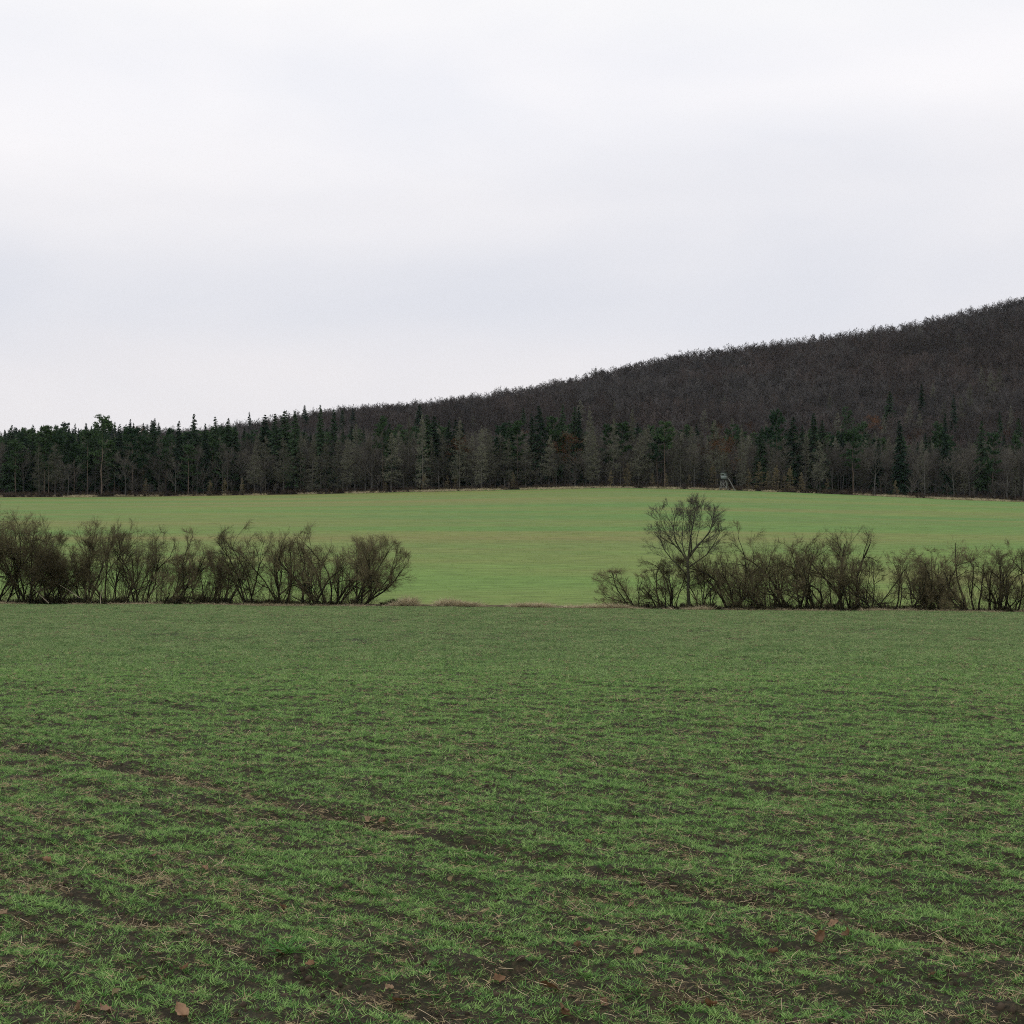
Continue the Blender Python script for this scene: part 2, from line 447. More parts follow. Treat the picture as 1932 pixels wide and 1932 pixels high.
o = grid('woodland_floor', np.linspace(-900, 1100, 200), np.concatenate([np.linspace(FOREST_Y + 3, 1000, 130), np.linspace(1010, 2200, 40)]), z_macro, m_floor); tag(o, kind='structure')
o = grid('terrain', np.linspace(-9000, 9000, 61), np.linspace(-9000, 9000, 61),
         lambda x, y: np.where((np.abs(x) < 1300) & (y < 2500) & (y > -400), -30.0, -24.0), m_terr); tag(o, kind='structure')

# ------------------------------------------------------------------ scattering
def scatter(name, P, rot, scl, idx, meshes, label, cat):
    coll = bpy.data.collections.new(name + '_sources')
    for i, me in enumerate(meshes):
        coll.objects.link(bpy.data.objects.new('%s_source_%02d' % (name, i), me))
    P = np.asarray(P, np.float32)
    me = bpy.data.meshes.new(name)
    me.vertices.add(len(P)); me.vertices.foreach_set('co', P.ravel())
    for an, ty, dat in (('rot', 'FLOAT_VECTOR', rot), ('scl', 'FLOAT_VECTOR', scl), ('idx', 'INT', idx)):
        at = me.attributes.new(an, ty, 'POINT')
        if ty == 'FLOAT_VECTOR': at.data.foreach_set('vector', np.asarray(dat, np.float32).ravel())
        else: at.data.foreach_set('value', np.asarray(dat, np.int32))
    o = link(name, me)
    g = bpy.data.node_groups.new(name + '_scatter', 'GeometryNodeTree')
    g.interface.new_socket('Geometry', in_out='INPUT', socket_type='NodeSocketGeometry')
    g.interface.new_socket('Geometry', in_out='OUTPUT', socket_type='NodeSocketGeometry')
    n = g.nodes.new
    gi, go = n('NodeGroupInput'), n('NodeGroupOutput')
    iop = n('GeometryNodeInstanceOnPoints'); ci = n('GeometryNodeCollectionInfo')
    ci.inputs['Collection'].default_value = coll
    ci.inputs['Separate Children'].default_value = True
    ci.inputs['Reset Children'].default_value = True
    iop.inputs['Pick Instance'].default_value = True
    def named(nm, ty):
        a = n('GeometryNodeInputNamedAttribute'); a.data_type = ty; a.inputs['Name'].default_value = nm
        return a.outputs['Attribute']
    e2r = n('FunctionNodeEulerToRotation')
    g.links.new(named('rot', 'FLOAT_VECTOR'), e2r.inputs[0])
    g.links.new(gi.outputs[0], iop.inputs['Points'])
    g.links.new(ci.outputs[0], iop.inputs['Instance'])
    g.links.new(named('idx', 'INT'), iop.inputs['Instance Index'])
    g.links.new(e2r.outputs[0], iop.inputs['Rotation'])
    g.links.new(named('scl', 'FLOAT_VECTOR'), iop.inputs['Scale'])
    g.links.new(iop.outputs[0], go.inputs[0])
    md = o.modifiers.new('scatter', 'NODES'); md.node_group = g
    return tag(o, label, cat, kind='stuff')

def rot_z(n, tilt=0.0):
    return np.stack([rng.normal(0, tilt, n), rng.normal(0, tilt, n), rng.random(n) * 2 * np.pi], -1)
def uni(n, a, b):
    s = a + (b - a) * rng.random(n)
    return np.repeat(s[:, None], 3, 1)

# ------------------------------------------------------------------ woodland trees (far away: a pixel is a hand's breadth or two)
def trunk_tube(H, r, lean=0.01, k=7, sides=6, top=0.15):
    z = np.linspace(0, 1, k)
    P = np.zeros((1, k, 3)); P[0, :, 2] = z * H - 0.3 * (z == 0)
    P[0, :, 0] = np.cumsum(rng.normal(0, lean, k)) * H * 0.15; P[0, :, 1] = np.cumsum(rng.normal(0, lean, k)) * H * 0.15
    P[0, 0, :2] = 0
    Rr = (r * (1 - z) ** 0.8 + r * top * 0.3)[None]
    return P, Rr

def spruce(H=20.0, rmax=2.7, lo=0.1, dens=1.0):
    P, Rr = trunk_tube(H, 0.22)
    tr = tubes(P, Rr, 6)
    hs = np.arange(lo * H, H * 0.985, 0.42 / dens)
    nb = 8
    h = np.repeat(hs, nb) + rng.normal(0, 0.12, len(hs) * nb)
    prof = np.clip(1 - h / H, 0.004, 1) ** 0.85
    Ln = rmax * prof * (0.55 + 0.6 * rng.random(len(h))) + 0.12
    keep = rng.random(len(h)) < 0.9
    h, Ln = h[keep], Ln[keep]
    a = rng.random(len(h)) * 2 * np.pi
    dz = np.interp(h / H, [0, 0.6, 0.93, 1], [-0.35, -0.2, 0.0, 0.8])
    D = nrm(np.stack([np.cos(a), np.sin(a), dz + rng.normal(0, 0.08, len(h))], -1))
    S = np.stack([a * 0, a * 0, h], -1)
    parts = []
    for j in range(7):
        t = (j + 0.6) / 7
        B = S + D * (Ln * t)[:, None]; B[:, 2] -= 0.10 * Ln * t * t
        for sgn in (-1, 1):
            sd_ = np.stack([-np.sin(a) * sgn, np.cos(a) * sgn, a * 0 - 0.35], -1)
            dd = nrm(D * 0.7 + sd_ * 0.8 + rng.normal(0, 0.25, B.shape))
            parts.append(flakes(B, dd, Ln * 0.36 * (1.15 - 0.75 * t) + 0.1, 0.13 + 0.07 * Ln, 0.2))
    parts.append(flakes(S + D * (Ln * 0.45)[:, None], D, Ln * 0.6, 0.2 + 0.05 * Ln, 0.15))
    return tr, join(parts)

def pine(H=19.0, crown=0.45, spread=3.0):
    P, Rr = trunk_tube(H, 0.2, 0.03)
    tr = tubes(P, Rr, 6)
    nl = 34
    f = np.sort(rng.random(nl)) ** 0.8
    h = H * (1 - crown + crown * f * 0.98)
    Ln = spread * (0.45 + 0.6 * np.sin(np.pi * (0.25 + 0.68 * f))) * (0.6 + 0.55 * rng.random(nl))
    a = rng.random(nl) * 2 * np.pi
    D = nrm(np.stack([np.cos(a), np.sin(a), 0.15 + 0.5 * f + rng.normal(0, 0.15, nl)], -1))
    i = np.clip((h / H * 6).astype(int), 0, 5)
    S = np.stack([P[0, i, 0], P[0, i, 1], h], -1)
    L1 = grow(S, D, Ln, 4, 0.12, 0.05)
    limbs = tubes(L1, np.linspace(0.06, 0.015, 4)[None] * np.ones((nl, 1)), 3)
    np_ = 11
    par = np.repeat(np.arange(nl), np_); t = 0.35 + 0.65 * rng.random(len(par))
    fi = t * 3; ii = np.minimum(fi.astype(int), 2); fr = (fi - ii)[:, None]
    C = L1[par, ii] * (1 - fr) + L1[par, ii + 1] * fr + rng.normal(0, 0.28, (len(par), 3)) * np.array([1, 1, 0.6])
    q = 16
    C = np.repeat(C, q, 0); dd = nrm(rng.normal(size=C.shape) + np.array([0, 0, 0.35]))
    cr = flakes(C + dd * 0.08, dd, 0.28 + 0.3 * rng.random(len(C)), 0.15)
    return tr, join([limbs, cr])

def larch(H=18.0, rmax=2.4, lo=0.22, nbr=120, tw=16, wtw=0.045):
    P, Rr = trunk_tube(H, 0.17, 0.012)
    tr = tubes(P, Rr, 6)
    h = H * (lo + (0.985 - lo) * np.sort(rng.random(nbr)))
    f = (h / H - lo) / (1 - lo)
    Ln = rmax * np.clip(np.where(f < 0.25, 0.75 + f, (1 - f) ** 0.75 / 0.8), 0.05, 1) * (0.6 + 0.5 * rng.random(nbr)) + 0.1
    a = rng.random(nbr) * 2 * np.pi
    D = nrm(np.stack([np.cos(a), np.sin(a), np.interp(f, [0, 0.6, 1], [-0.1, 0.2, 0.9]) + rng.normal(0, 0.12, nbr)], -1))
    S = np.stack([a * 0, a * 0, h], -1)
    L1 = grow(S, D, Ln, 4, 0.08, 0.03)
    lb = tubes(L1, np.linspace(0.035, 0.012, 4)[None] * np.ones((nbr, 1)), 3)
    Pc, Lc, _ = branch(L1, Ln, np.ones((nbr, 4)), tw, 0.1, 1.0, (0.5, 1.2), (0.25, 0.5), 2, 0.0, -0.1, 0.45)
    d = nrm(Pc[:, 1] - Pc[:, 0]); s1 = spikes(Pc[:, 0], d, Lc, wtw)
    Pd, Ld, _ = branch(Pc, Lc, np.ones((len(Pc), 2)), 2, 0.2, 0.9, (0.4, 1.1), (0.5, 0.8), 2, 0.0, -0.2, 0.3)
    d = nrm(Pd[:, 1] - Pd[:, 0]); s2 = flakes(Pd[:, 0], d, Ld + 0.1, wtw)
    return tr, join([lb, s1, s2])

def dome(P, c, r, k=0.25):
    """draw points beyond an ellipsoid in towards it, so that a crown gets a rounded outline"""
    q = (P - c) / r; d = np.linalg.norm(q, axis=-1, keepdims=True)
    d2 = np.where(d > 1, 1 + (d - 1) * k, d)
    return c + q / np.maximum(d, 1e-6) * d2 * r

def bare_tree(H=17.0, fork=0.35, nl=9, nb=7, tw=7, wtw=0.05, spread=1.0, leaves=0):
    k = 6
    P, Rr = trunk_tube(H * 0.72, 0.19, 0.035, k)
    tr = tubes(P, Rr, 6)
    L1, LL, rr = branch(P, np.array([H * 0.62]), Rr, nl, fork, 1.0, (0.35 * spread, 0.85 * spread), (0.75, 1.0), 5, 0.13, 0.10, 0.55)
    R1 = np.linspace(0.065, 0.022, 5)[None] * np.ones((len(L1), 1))
    L2, LL2, _ = branch(L1, LL, R1, nb, 0.2, 1.0, (0.4, 0.9), (0.4, 0.62), 4, 0.16, 0.10, 0.5)
    R2 = np.linspace(0.028, 0.012, 4)[None] * np.ones((len(L2), 1))
    parts = [tubes(L1, R1, 4), tubes(L2, R2, 3)]
    cc, rr_ = np.array([0, 0, H * 0.62]), np.array([H * 0.27 * spread, H * 0.27 * spread, H * 0.36])
    L1 = dome(L1, cc, rr_); L2 = dome(L2, cc, rr_)
    parts = [tubes(L1, R1, 4), tubes(L2, R2, 3)]
    L3, LL3, _ = branch(L2, LL2, R2, tw, 0.15, 1.0, (0.35, 0.9), (0.35, 0.6), 2, 0.0, 0.08, 0.4)
    d = nrm(L3[:, 1] - L3[:, 0]); parts.append(spikes(L3[:, 0], d, LL3, wtw))
    L4, LL4, _ = branch(L3, LL3, np.ones((len(L3), 2)), 2, 0.2, 1.0, (0.3, 0.9), (0.5, 0.8), 2, 0.0, 0.05, 0.3)
    d = nrm(L4[:, 1] - L4[:, 0]); parts.append(flakes(L4[:, 0], d, LL4, wtw * 0.8))
    lv = None
    if leaves:
        C = np.repeat(L4[:, 1], leaves, 0) + rng.normal(0, 0.18, (len(L4) * leaves, 3))
        dd = nrm(rng.normal(size=C.shape)); lv = flakes(C, dd, 0.22, 0.16)
    return tr, join(parts), lv

def mk(name, g, mat): return make_mesh(name, *g, mat)
KIND = {}
def reg(kind, tr, cr, mt, mc, H):
    KIND.setdefault(kind, []).append((mk(kind + '_trunk', tr, mt), mk(kind + '_crown', cr, mc), H, tr, cr, mt, mc))
for i in range(5):
    H = 20; tr, cr = spruce(H, 3.1 + 0.35 * i, 0.05 + 0.05 * i); reg('spruce_tree', tr, cr, m_strunk, m_needle, H)
for i in range(5):
    H = 19; tr, cr = pine(H, 0.42 + 0.08 * i, 2.5 + 0.3 * i); reg('pine_tree', tr, cr, m_ptrunk, m_pneedle, H)
for i in range(6):
    H = 18; tr, cr = larch(H, 2.1 + 0.2 * i, 0.06 + 0.035 * i, 140, 16); reg('larch_tree', tr, cr, m_ltrunk, m_larch, H)
for i in range(5):
    H = 17; tr, cr, _ = bare_tree(H, 0.16 + 0.05 * i, 11, 7, 8); reg('bare_tree', tr, cr, m_btrunk, m_bare, H)
for i in range(3):
    H = 15; tr, cr, lv = bare_tree(H, 0.2, 9, 6, 5, leaves=3); reg('beech_tree', tr, lv, m_btrunk, m_rust, H)
for i in range(3):
    H = 5.5; tr, cr = larch(H, 1.15, 0.06, 60, 11, 0.03)
    reg('larch_sapling', (tr[0] * np.array([0.35, 0.35, 1]), tr[1], tr[2]), cr, m_ltrunk, m_sap, H)

def top_to_tree(px, top, hmax, y0):
    """walk back from the wood's edge until a tree of that height reaches the picture height asked for"""
    y = y0
    while y < 760:
        x = (px - 966) / F * y
        z = float(z_macro(x, y)); h = EYE + (966 - top) / F * y - z
        if h <= hmax: return x, y, z, h
        y += 3.0
    return x, y, z, h

TREES = {
 'spruce_tree': [(289,790),(366,777),(336,792),(387,797),(430,787),(409,784),(471,775),(498,780),(520,778),(538,770),(558,772),(577,762),(605,762),(629,768),(644,768),(666,768),
   (736,795),(792,759),(806,778),(820,781),(847,791),(861,790),(874,795),(988,768),(1005,776),(1020,761),(1062,759),(1081,764),(1096,764),(961,795),(1495,783),(1536,776),(1550,790),
   (1436,807),(1678,735),(1741,724),(1799,742),(1786,776),(1855,790),(1886,773),(20,800),(225,798),(445,800),(1700,790),(1920,785)],
 'pine_tree': [(84,807),(118,800),(192,790),(165,815),(250,812),(313,850),(215,850),(140,840),(30,835),(723,791),(1150,805),(1177,801),(1254,798),(1467,780),(1599,769),(1626,800),(1872,821),
   (355,842),(1045,790),(975,800),(1610,815),(1240,815),(1770,800),(400,830),(270,830)],
 'larch_tree': [(74,834),(104,834),(501,820),(535,824),(568,814),(590,818),(615,834),(636,820),(480,838),(669,798),(699,818),(738,815),(797,778),(770,783),(814,825),(837,818),(867,785),(908,801),(945,815),
   (992,832),(1022,822),(1035,822),(1096,752),(1113,765),(1157,788),(1190,768),(1304,797),(1284,814),(1329,769),(1381,783),(1457,828),(1547,828),(1581,773),(1668,780),(1716,762),(1761,721),(1830,721),
   (1851,689),(1886,692),(1870,700),(890,815),(1220,800),(1205,822),(925,818),(960,825),(758,822),(1400,800),(1520,810),(1735,775),(1812,745),(1905,760),(655,826),(1070,826),(1120,815),(1270,800),(1350,790)],
 'beech_tree': [(864,815),(995,805),(1076,808),(1353,800),(1412,790),(1650,776),(1893,804),(1728,800),(1365,815),(1060,818),(258,795)],
 'bare_tree': [(5,815),(45,830),(128,850),(180,845),(236,835),(300,835),(330,860),(372,838),(420,845),(455,842),(1130,838),(1235,838),(1310,835),(1480,835),(1570,842),(1590,835),(1650,830),(1690,838),(1745,842),
   (492,850),(522,846),(555,852),(605,850),(648,846),(690,850),(720,845),(762,850),(785,846),(828,850),(882,848),(918,846),(952,852),(1010,850),(1050,846),(1085,850),(1105,842),(1170,848),(1205,846),(1280,848),
   (1800,845),(1830,835),(1900,845),(1685,800),(1840,800),(1120,790),(1930,830),(700,800),(655,795)],
 'larch_sapling': [(276,901),(397,905),(424,901),(457,901),(800,892),(844,896),(861,892),(968,889),(1153,886),(1184,872),(1257,892),(1231,892),(1346,873),(1412,883),(1432,870),(1448,888),(1464,877),(1491,877),
   (1512,890),(728,905),(1300,893),(1560,900),(1690,905),(1480,893)],
}
HMAX = {'spruce_tree': 21, 'pine_tree': 19, 'larch_tree': 18.5, 'beech_tree': 16, 'bare_tree': 16.5, 'larch_sapling': 9}
Y0 = {'spruce_tree': 362, 'pine_tree': 357, 'larch_tree': 355, 'beech_tree': 358, 'bare_tree': 356, 'larch_sapling': 354.5}
LOOK = {'spruce_tree': ('dark green spruce', 'spruce'), 'pine_tree': ('green-crowned pine', 'pine'),
        'larch_tree': ('leafless greyish larch', 'larch'), 'beech_tree': ('rust-leaved tree', 'rusty tree'),
        'bare_tree': ('bare grey-brown tree', 'bare tree'), 'larch_sapling': ('small pale leafless sapling', 'sapling')}
CATS = {'spruce_tree': 'spruce', 'pine_tree': 'pine', 'larch_tree': 'larch', 'beech_tree': 'tree', 'bare_tree': 'tree', 'larch_sapling': 'sapling'}
def ordinal(i):
    tens = ['', '', 'twenty', 'thirty', 'forty', 'fifty', 'sixty']
    o1 = ['', 'first', 'second', 'third', 'fourth', 'fifth', 'sixth', 'seventh', 'eighth', 'ninth', 'tenth', 'eleventh', 'twelfth', 'thirteenth', 'fourteenth', 'fifteenth', 'sixteenth', 'seventeenth', 'eighteenth', 'nineteenth']
    if i < 20: return o1[i]
    if i % 10 == 0: return tens[i // 10][:-1] + 'ieth'
    return tens[i // 10] + '-' + o1[i % 10]
for kind, lst in TREES.items():
    lst = sorted(lst)
    for i, (px, top) in enumerate(lst):
        hm = HMAX[kind] * (0.9 + 0.2 * rng.random())
        x, y, z, h = top_to_tree(px, top, hm, Y0[kind] + rng.random() * (2.5 if kind == 'larch_sapling' else 9))
        tm, cm, H, *_ = KIND[kind][int(rng.integers(len(KIND[kind])))]
        e = empty(kind, (x, y, z - 0.1))
        s = h / H
        sx = s * (0.9 + 0.25 * rng.random()) if kind == 'larch_sapling' else (0.55 * s + 0.45) * (0.82 + 0.45 * rng.random())
        e.scale = (sx, sx, s); e.rotation_euler = (rng.normal(0, 0.012), rng.normal(0, 0.012), rng.random() * 6.28)
        link('trunk', tm, e); link('crown', cm, e)
        look, short = LOOK[kind]
        size = '' if kind == 'larch_sapling' else ('tall ' if h > 16 else ('' if h > 12 else 'low '))
        where = 'standing back on the wooded slope' if y > 420 else ('at the wood\'s edge' if y < 370 else 'inside the wood')
        if kind == 'larch_sapling': where = 'before the wood'
        tag(e, '%s%s %s, %s %s from the left' % (size, look, where, ordinal(i + 1), short), CATS[kind], {'spruce_tree': 'spruces of the wood', 'pine_tree': 'pines of the wood', 'larch_tree': 'larches of the wood', 'beech_tree': 'rust-brown trees of the wood', 'bare_tree': 'bare broadleaf trees of the wood', 'larch_sapling': 'saplings along the wood edge'}[kind])

def both(kind, i, mt=None, mc=None):
    tm, cm, H, tr, cr, m1, m2 = KIND[kind][i]
    V, Q, T = join([tr, cr])
    me = make_mesh(kind + '_whole', V, Q, T, [mt or m1, mc or m2])
    nq0 = 0 if tr[1] is None else len(tr[1]); nq = 0 if Q is None else len(Q); nt0 = 0 if tr[2] is None else len(tr[2])
    mi = np.ones(len(me.polygons), np.int32); mi[:nq0] = 0; mi[nq:nq + nt0] = 0
    me.polygons.foreach_set('material_index', mi)
    return me

# deep wood behind the edge: reads as one dark mass between the trees one can pick out
def jitter_grid(x0, x1, y0, y1, st):
    X, Y = np.meshgrid(np.arange(x0, x1, st), np.arange(y0, y1, st))
    x = X.ravel() + rng.uniform(-0.48, 0.48, X.size) * st; y = Y.ravel() + rng.uniform(-0.48, 0.48, X.size) * st
    return x, y
x, y = jitter_grid(-330, 330, 366, 480, 3.6)
k = np.abs(x) < 0.36 * y + 60; x, y = x[k], y[k]
srcs = [both('spruce_tree', 0), both('spruce_tree', 3), both('pine_tree', 1), both('pine_tree', 4), both('larch_tree', 1), both('larch_tree', 4), both('bare_tree', 0), both('bare_tree', 2), both('bare_tree', 4)]
px = 966 + x / y * F
mixn = fbm(x / 22 + 5, y / 22 + 9, 3, 1)
con = sstep(0.42, 0.52, mixn) * np.interp(px, [0, 250, 450, 900, 1300, 1932], [0.95, 0.85, 0.8, 0.8, 0.55, 0.45])
u = rng.random(len(x))
idx = np.where(u < con, np.where(rng.random(len(x)) < 0.55, rng.integers(0, 2, len(x)), rng.integers(2, 4, len(x))), np.where(u < con + 0.3, rng.integers(4, 6, len(x)), rng.integers(6, 9, len(x))))
s = 0.5 + 0.38 * rng.random(len(x))
scl = np.stack([s * 1.05, s * 1.05, s], -1)
scatter('deep_woodland', np.stack([x, y, z_macro(x, y) - 0.1], -1), rot_z(len(x), 0.015), scl, idx, srcs,
        'dim mass of mixed trees standing behind the wood edge', 'woodland')

# leafless wood on the hill
hill_src = []
for i in range(6):
    tr, cr, _ = bare_tree(13.5, 0.22, 10, 7, 8, wtw=0.065, spread=1.25)
    V, Q, T = join([tr, cr]); hill_src.append(make_mesh('hill_tree', V, Q, T, m_hill[i // 2]))
hill_src += [both('spruce_tree', 1), both('larch_tree', 2), both('pine_tree', 2)]
x, y = jitter_grid(-420, 560, 474, 1065, 7.0)
k = (np.abs(x - 40) < 0.36 * y + 90); x, y = x[k], y[k]
px = 966 + x / y * F
u = rng.random(len(x))
patch = fbm(x / 60, y / 60, 3, 6)
left = 1 - sstep(190, 330, px)
tone = fbm(x / 120 + 2, y / 60 + 7, 4, 3) + rng.normal(0, 0.05, len(x))
idx = np.where(tone < 0.43, 4, np.where(tone < 0.53, 0, 2)) + rng.integers(0, 2, len(x))
idx = np.where((u < 0.55 * left) & (y > 600), 6, idx)
idx = np.where((u > 0.9) & (patch > 0.52) & (px > 1500) & (y < 620), 7, idx)
idx = np.where(u > 0.994, 7, idx)
s = 0.85 + 0.4 * rng.random(len(x)); s = np.where(idx >= 6, s * 0.8, s)
scl = np.stack([s * 1.3, s * 1.3, s], -1)
scatter('hillside_wood', np.stack([x, y, z_macro(x, y) - 0.1], -1), rot_z(len(x), 0.03), scl, idx, hill_src,
        'leafless dark brown wood covering the hill', 'woodland')

# scrub and dry grass along the wood's edge
def tuft(nb, h, spread, wd, bend=0.5, seg=3, rad=0.05):
    a = rng.random(nb) * 2 * np.pi; r = rad * np.sqrt(rng.random(nb))
    S = np.stack([np.cos(a) * r, np.sin(a) * r, 0 * a - 0.01], -1)
    b_ = rng.random(nb) * 2 * np.pi
    ln = h * (0.5 + 0.6 * rng.random(nb))
    D = nrm(np.stack([np.cos(b_) * spread, np.sin(b_) * spread, np.ones(nb)], -1) + rng.normal(0, 0.1, (nb, 3)))
    P = np.empty((nb, seg + 1, 3)); P[:, 0] = S; d = D.copy()
    for i in range(1, seg + 1):
        d = nrm(d + np.stack([np.cos(b_), np.sin(b_), -0.7 + 0 * b_], -1) * bend * rng.random(nb)[:, None] / seg * 1.6)
        P[:, i] = P[:, i - 1] + d * (ln / seg)[:, None]
    sd_ = nrm(np.cross(D, nrm(rng.normal(size=D.shape))))
    wv = wd * np.array([0.7, 1.0, 0.75, 0.06])[:seg + 1] if seg == 3 else wd * np.linspace(1, 0.06, seg + 1)
    A = P + sd_[:, None] * wv[None, :, None] * 0.5; B = P - sd_[:, None] * wv[None, :, None] * 0.5
    V = np.stack([A, B], 2).reshape(-1, 3)
    o_ = np.arange(nb)[:, None] * (seg + 1) * 2 + np.arange(seg)[None] * 2
    Q = np.stack([o_, o_ + 1, o_ + 3, o_ + 2], -1).reshape(-1, 4)
    return V, Q, None

dry_src = [make_mesh('dry_tuft', *tuft(26, 0.75, 0.35, 0.022, 0.9, rad=0.22), m_dry) for _ in range(4)]
x = rng.uniform(-260, 260, 9000); y = FOREST_Y - 0.5 + 7 * rng.random(9000) ** 1.2
px = 966 + x / y * F
keep = fbm(x / 6, y / 3, 3, 2) > np.interp(px, [0, 700, 800, 1350, 1420, 1700, 1932], [0.46, 0.46, 0.36, 0.40, 0.5, 0.40, 0.38])
x, y = x[keep], y[keep]
scatter('dry_grass_verge', np.stack([x, y, z_macro(x, y)], -1), rot_z(len(x), 0.1), uni(len(x), 0.6, 1.3), rng.integers(0, 4, len(x)), dry_src,
        'tan dry grass verge between far field and wood', 'dry grass')

def scrub(h):
    n = 60
    a = rng.random(n) * 6.28
    D = nrm(np.stack([np.cos(a) * 0.6, np.sin(a) * 0.6, 0.6 + rng.random(n)], -1))
    S = rng.normal(0, 0.25, (n, 3)) * np.array([1, 1, 0])
    L = h * (0.5 + 0.6 * rng.random(n))
    P = grow(S, D, L, 3, 0.15, 0.05)
    Pc, Lc, _ = branch(P, L, np.ones((n, 3)), 7, 0.2, 1, (0.3, 0.9), (0.3, 0.5), 2, 0, 0.05)
    return join([tubes(P, np.full((n, 3), 0.012), 3), spikes(Pc[:, 0], nrm(Pc[:, 1] - Pc[:, 0]), Lc, 0.03)])
m_scrub = bark_mat('scrub_twig', (0.035, 0.027, 0.020), (0.085, 0.064, 0.045), 1, 0.35)
und_src = []
for i in range(4):
    tr, cr, _ = bare_tree(5.0, 0.05, 10, 6, 6, wtw=0.03, spread=1.2)
    V, Q, T = join([(tr[0] * np.array([0.3, 0.3, 1]), tr[1], tr[2]), cr]); und_src.append(make_mesh('understorey', V, Q, T, m_bare))
x = rng.uniform(-230, 230, 420); y = FOREST_Y + 5 + 26 * rng.random(420)
scatter('woodland_understorey', np.stack([x, y, z_macro(x, y)], -1), rot_z(len(x), 0.06), uni(len(x), 0.5, 1.35), rng.integers(0, 4, len(x)), und_src,
        'bare grey understorey bushes between the trunks of the wood edge', 'undergrowth')
scr_src = [make_mesh('scrub', *scrub(1.6), m_scrub) for _ in range(4)]
x = rng.uniform(-260, 260, 3800); y = FOREST_Y + 3.5 + 22 * rng.random(3800)
scatter('woodland_scrub', np.stack([x, y, z_macro(x, y)], -1), rot_z(len(x), 0.1), uni(len(x), 0.25, 0.8), rng.integers(0, 4, len(x)), scr_src,
        'low dark brushwood under the edge of the wood', 'scrub')

# ------------------------------------------------------------------ hunter's high seat at the wood's edge
def box(c, s, rot=None):
    V = np.array([[i, j, k] for i in (-.5, .5) for j in (-.5, .5) for k in (-.5, .5)]) * np.array(s)
    if rot is not None: V = V @ np.array(rot.to_matrix()).T
    V = V + np.array(c)
    Q = [[0, 1, 3, 2], [4, 6, 7, 5], [0, 4, 5, 1], [2, 3, 7, 6], [0, 2, 6, 4], [1, 5, 7, 3]]
    return V, np.array(Q), None
def pole(a, b, r=0.06, r2=None):
    P = np.array([[a, (np.array(a) + np.array(b)) / 2, b]], float)
    return tubes(P, np.array([[r, r if r2 is None else (r + r2) / 2, r if r2 is None else r2]]), 6)
hy = 352.5; hx = (1366 - 966) / F * hy; hz = float(z_macro(hx, hy))
seat = empty('high_seat', (hx, hy, hz)); seat.rotation_euler = (0, 0, R(-22)); seat.scale = (1.0, 1.0, 1.0)
tag(seat, 'grey wooden hunting high seat with ladder before the wood', 'high seat')
FL = 2.55
legs = [((-0.95, -0.75, -0.1), (-0.55, -0.5, FL)), ((0.95, -0.75, -0.1), (0.55, -0.5, FL)), ((-0.95, 0.85, -0.1), (-0.55, 0.55, FL)), ((0.95, 0.85, -0.1), (0.55, 0.55, FL))]
for a_, b_ in legs: link('leg', mk('leg', pole(a_, b_, 0.065, 0.055), m_pole), seat)
for a_, b_ in (((-0.85, -0.7, 0.5), (0.62, -0.55, 2.1)), ((0.85, -0.7, 0.5), (-0.62, -0.55, 2.1)), ((-0.85, 0.8, 0.5), (-0.62, -0.55, 2.1)), ((0.85, 0.8, 0.5), (0.62, -0.55, 2.1)), ((-0.86, -0.70, 0.55), (0.86, -0.70, 0.55))):
    link('brace', mk('brace', pole(a_, b_, 0.05), m_pole), seat)
link('floor', mk('floor', box((0.2, 0, FL + 0.05), (1.85, 1.35, 0.1)), m_roof), seat)
wl = []
# front wall with a slot window: sill, lintel, two jambs
def wall_with_slot(x0, x1, y_, z0, z1, wx0, wx1, wz0, wz1, th=0.06, along='x'):
    def bb(a0, a1, c0, c1):
        return box(((a0 + a1) / 2, y_, (c0 + c1) / 2), (a1 - a0, th, c1 - c0)) if along == 'x' else box((y_, (a0 + a1) / 2, (c0 + c1) / 2), (th, a1 - a0, c1 - c0))
    return join([bb(x0, x1, z0, wz0), bb(x0, x1, wz1, z1), bb(x0, wx0, wz0, wz1), bb(wx1, x1, wz0, wz1)])
z0, z1 = FL + 0.102, FL + 1.62
link('wall', mk('wall', wall_with_slot(-0.65, 0.5, -0.6, z0, z1, -0.5, 0.2, z0 + 0.82, z0 + 1.1), m_wood), seat)
link('wall', mk('wall', wall_with_slot(-0.565, 0.6, -0.62, z0, z1 - 0.06, -0.3, 0.3, z0 + 0.82, z0 + 1.1, along='y'), m_wood), seat)
link('wall', mk('wall', wall_with_slot(-0.565, 0.6, 0.47, z0, z1 - 0.06, -0.25, 0.2, z0 + 0.75, z0 + 1.15, along='y'), m_wood), seat)
link('wall', mk('wall', box((-0.075, 0.63, (z0 + z1) / 2), (1.15, 0.056, z1 - z0)), m_wood), seat)
from mathutils import Euler
link('roof', mk('roof', box((-0.02, 0.0, z1 + 0.10), (1.6, 1.6, 0.09), Euler((0, R(9), 0))), m_roof), seat)
link('railing', mk('railing', join([pole((0.5, -0.62, z0 + 0.5), (1.12, -0.62, z0 + 0.5), 0.045), pole((0.5, -0.62, z0 + 0.22), (1.12, -0.62, z0 + 0.22), 0.04), pole((1.1, -0.62, z0 - 0.1), (1.1, -0.62, z0 + 0.55), 0.045)]), m_pole), seat)
for yy in (-0.35, 0.2): link('ladder_rail', mk('ladder_rail', pole((1.05, yy, FL + 0.25), (2.75, yy - 0.1, -0.12), 0.055), m_pole), seat)
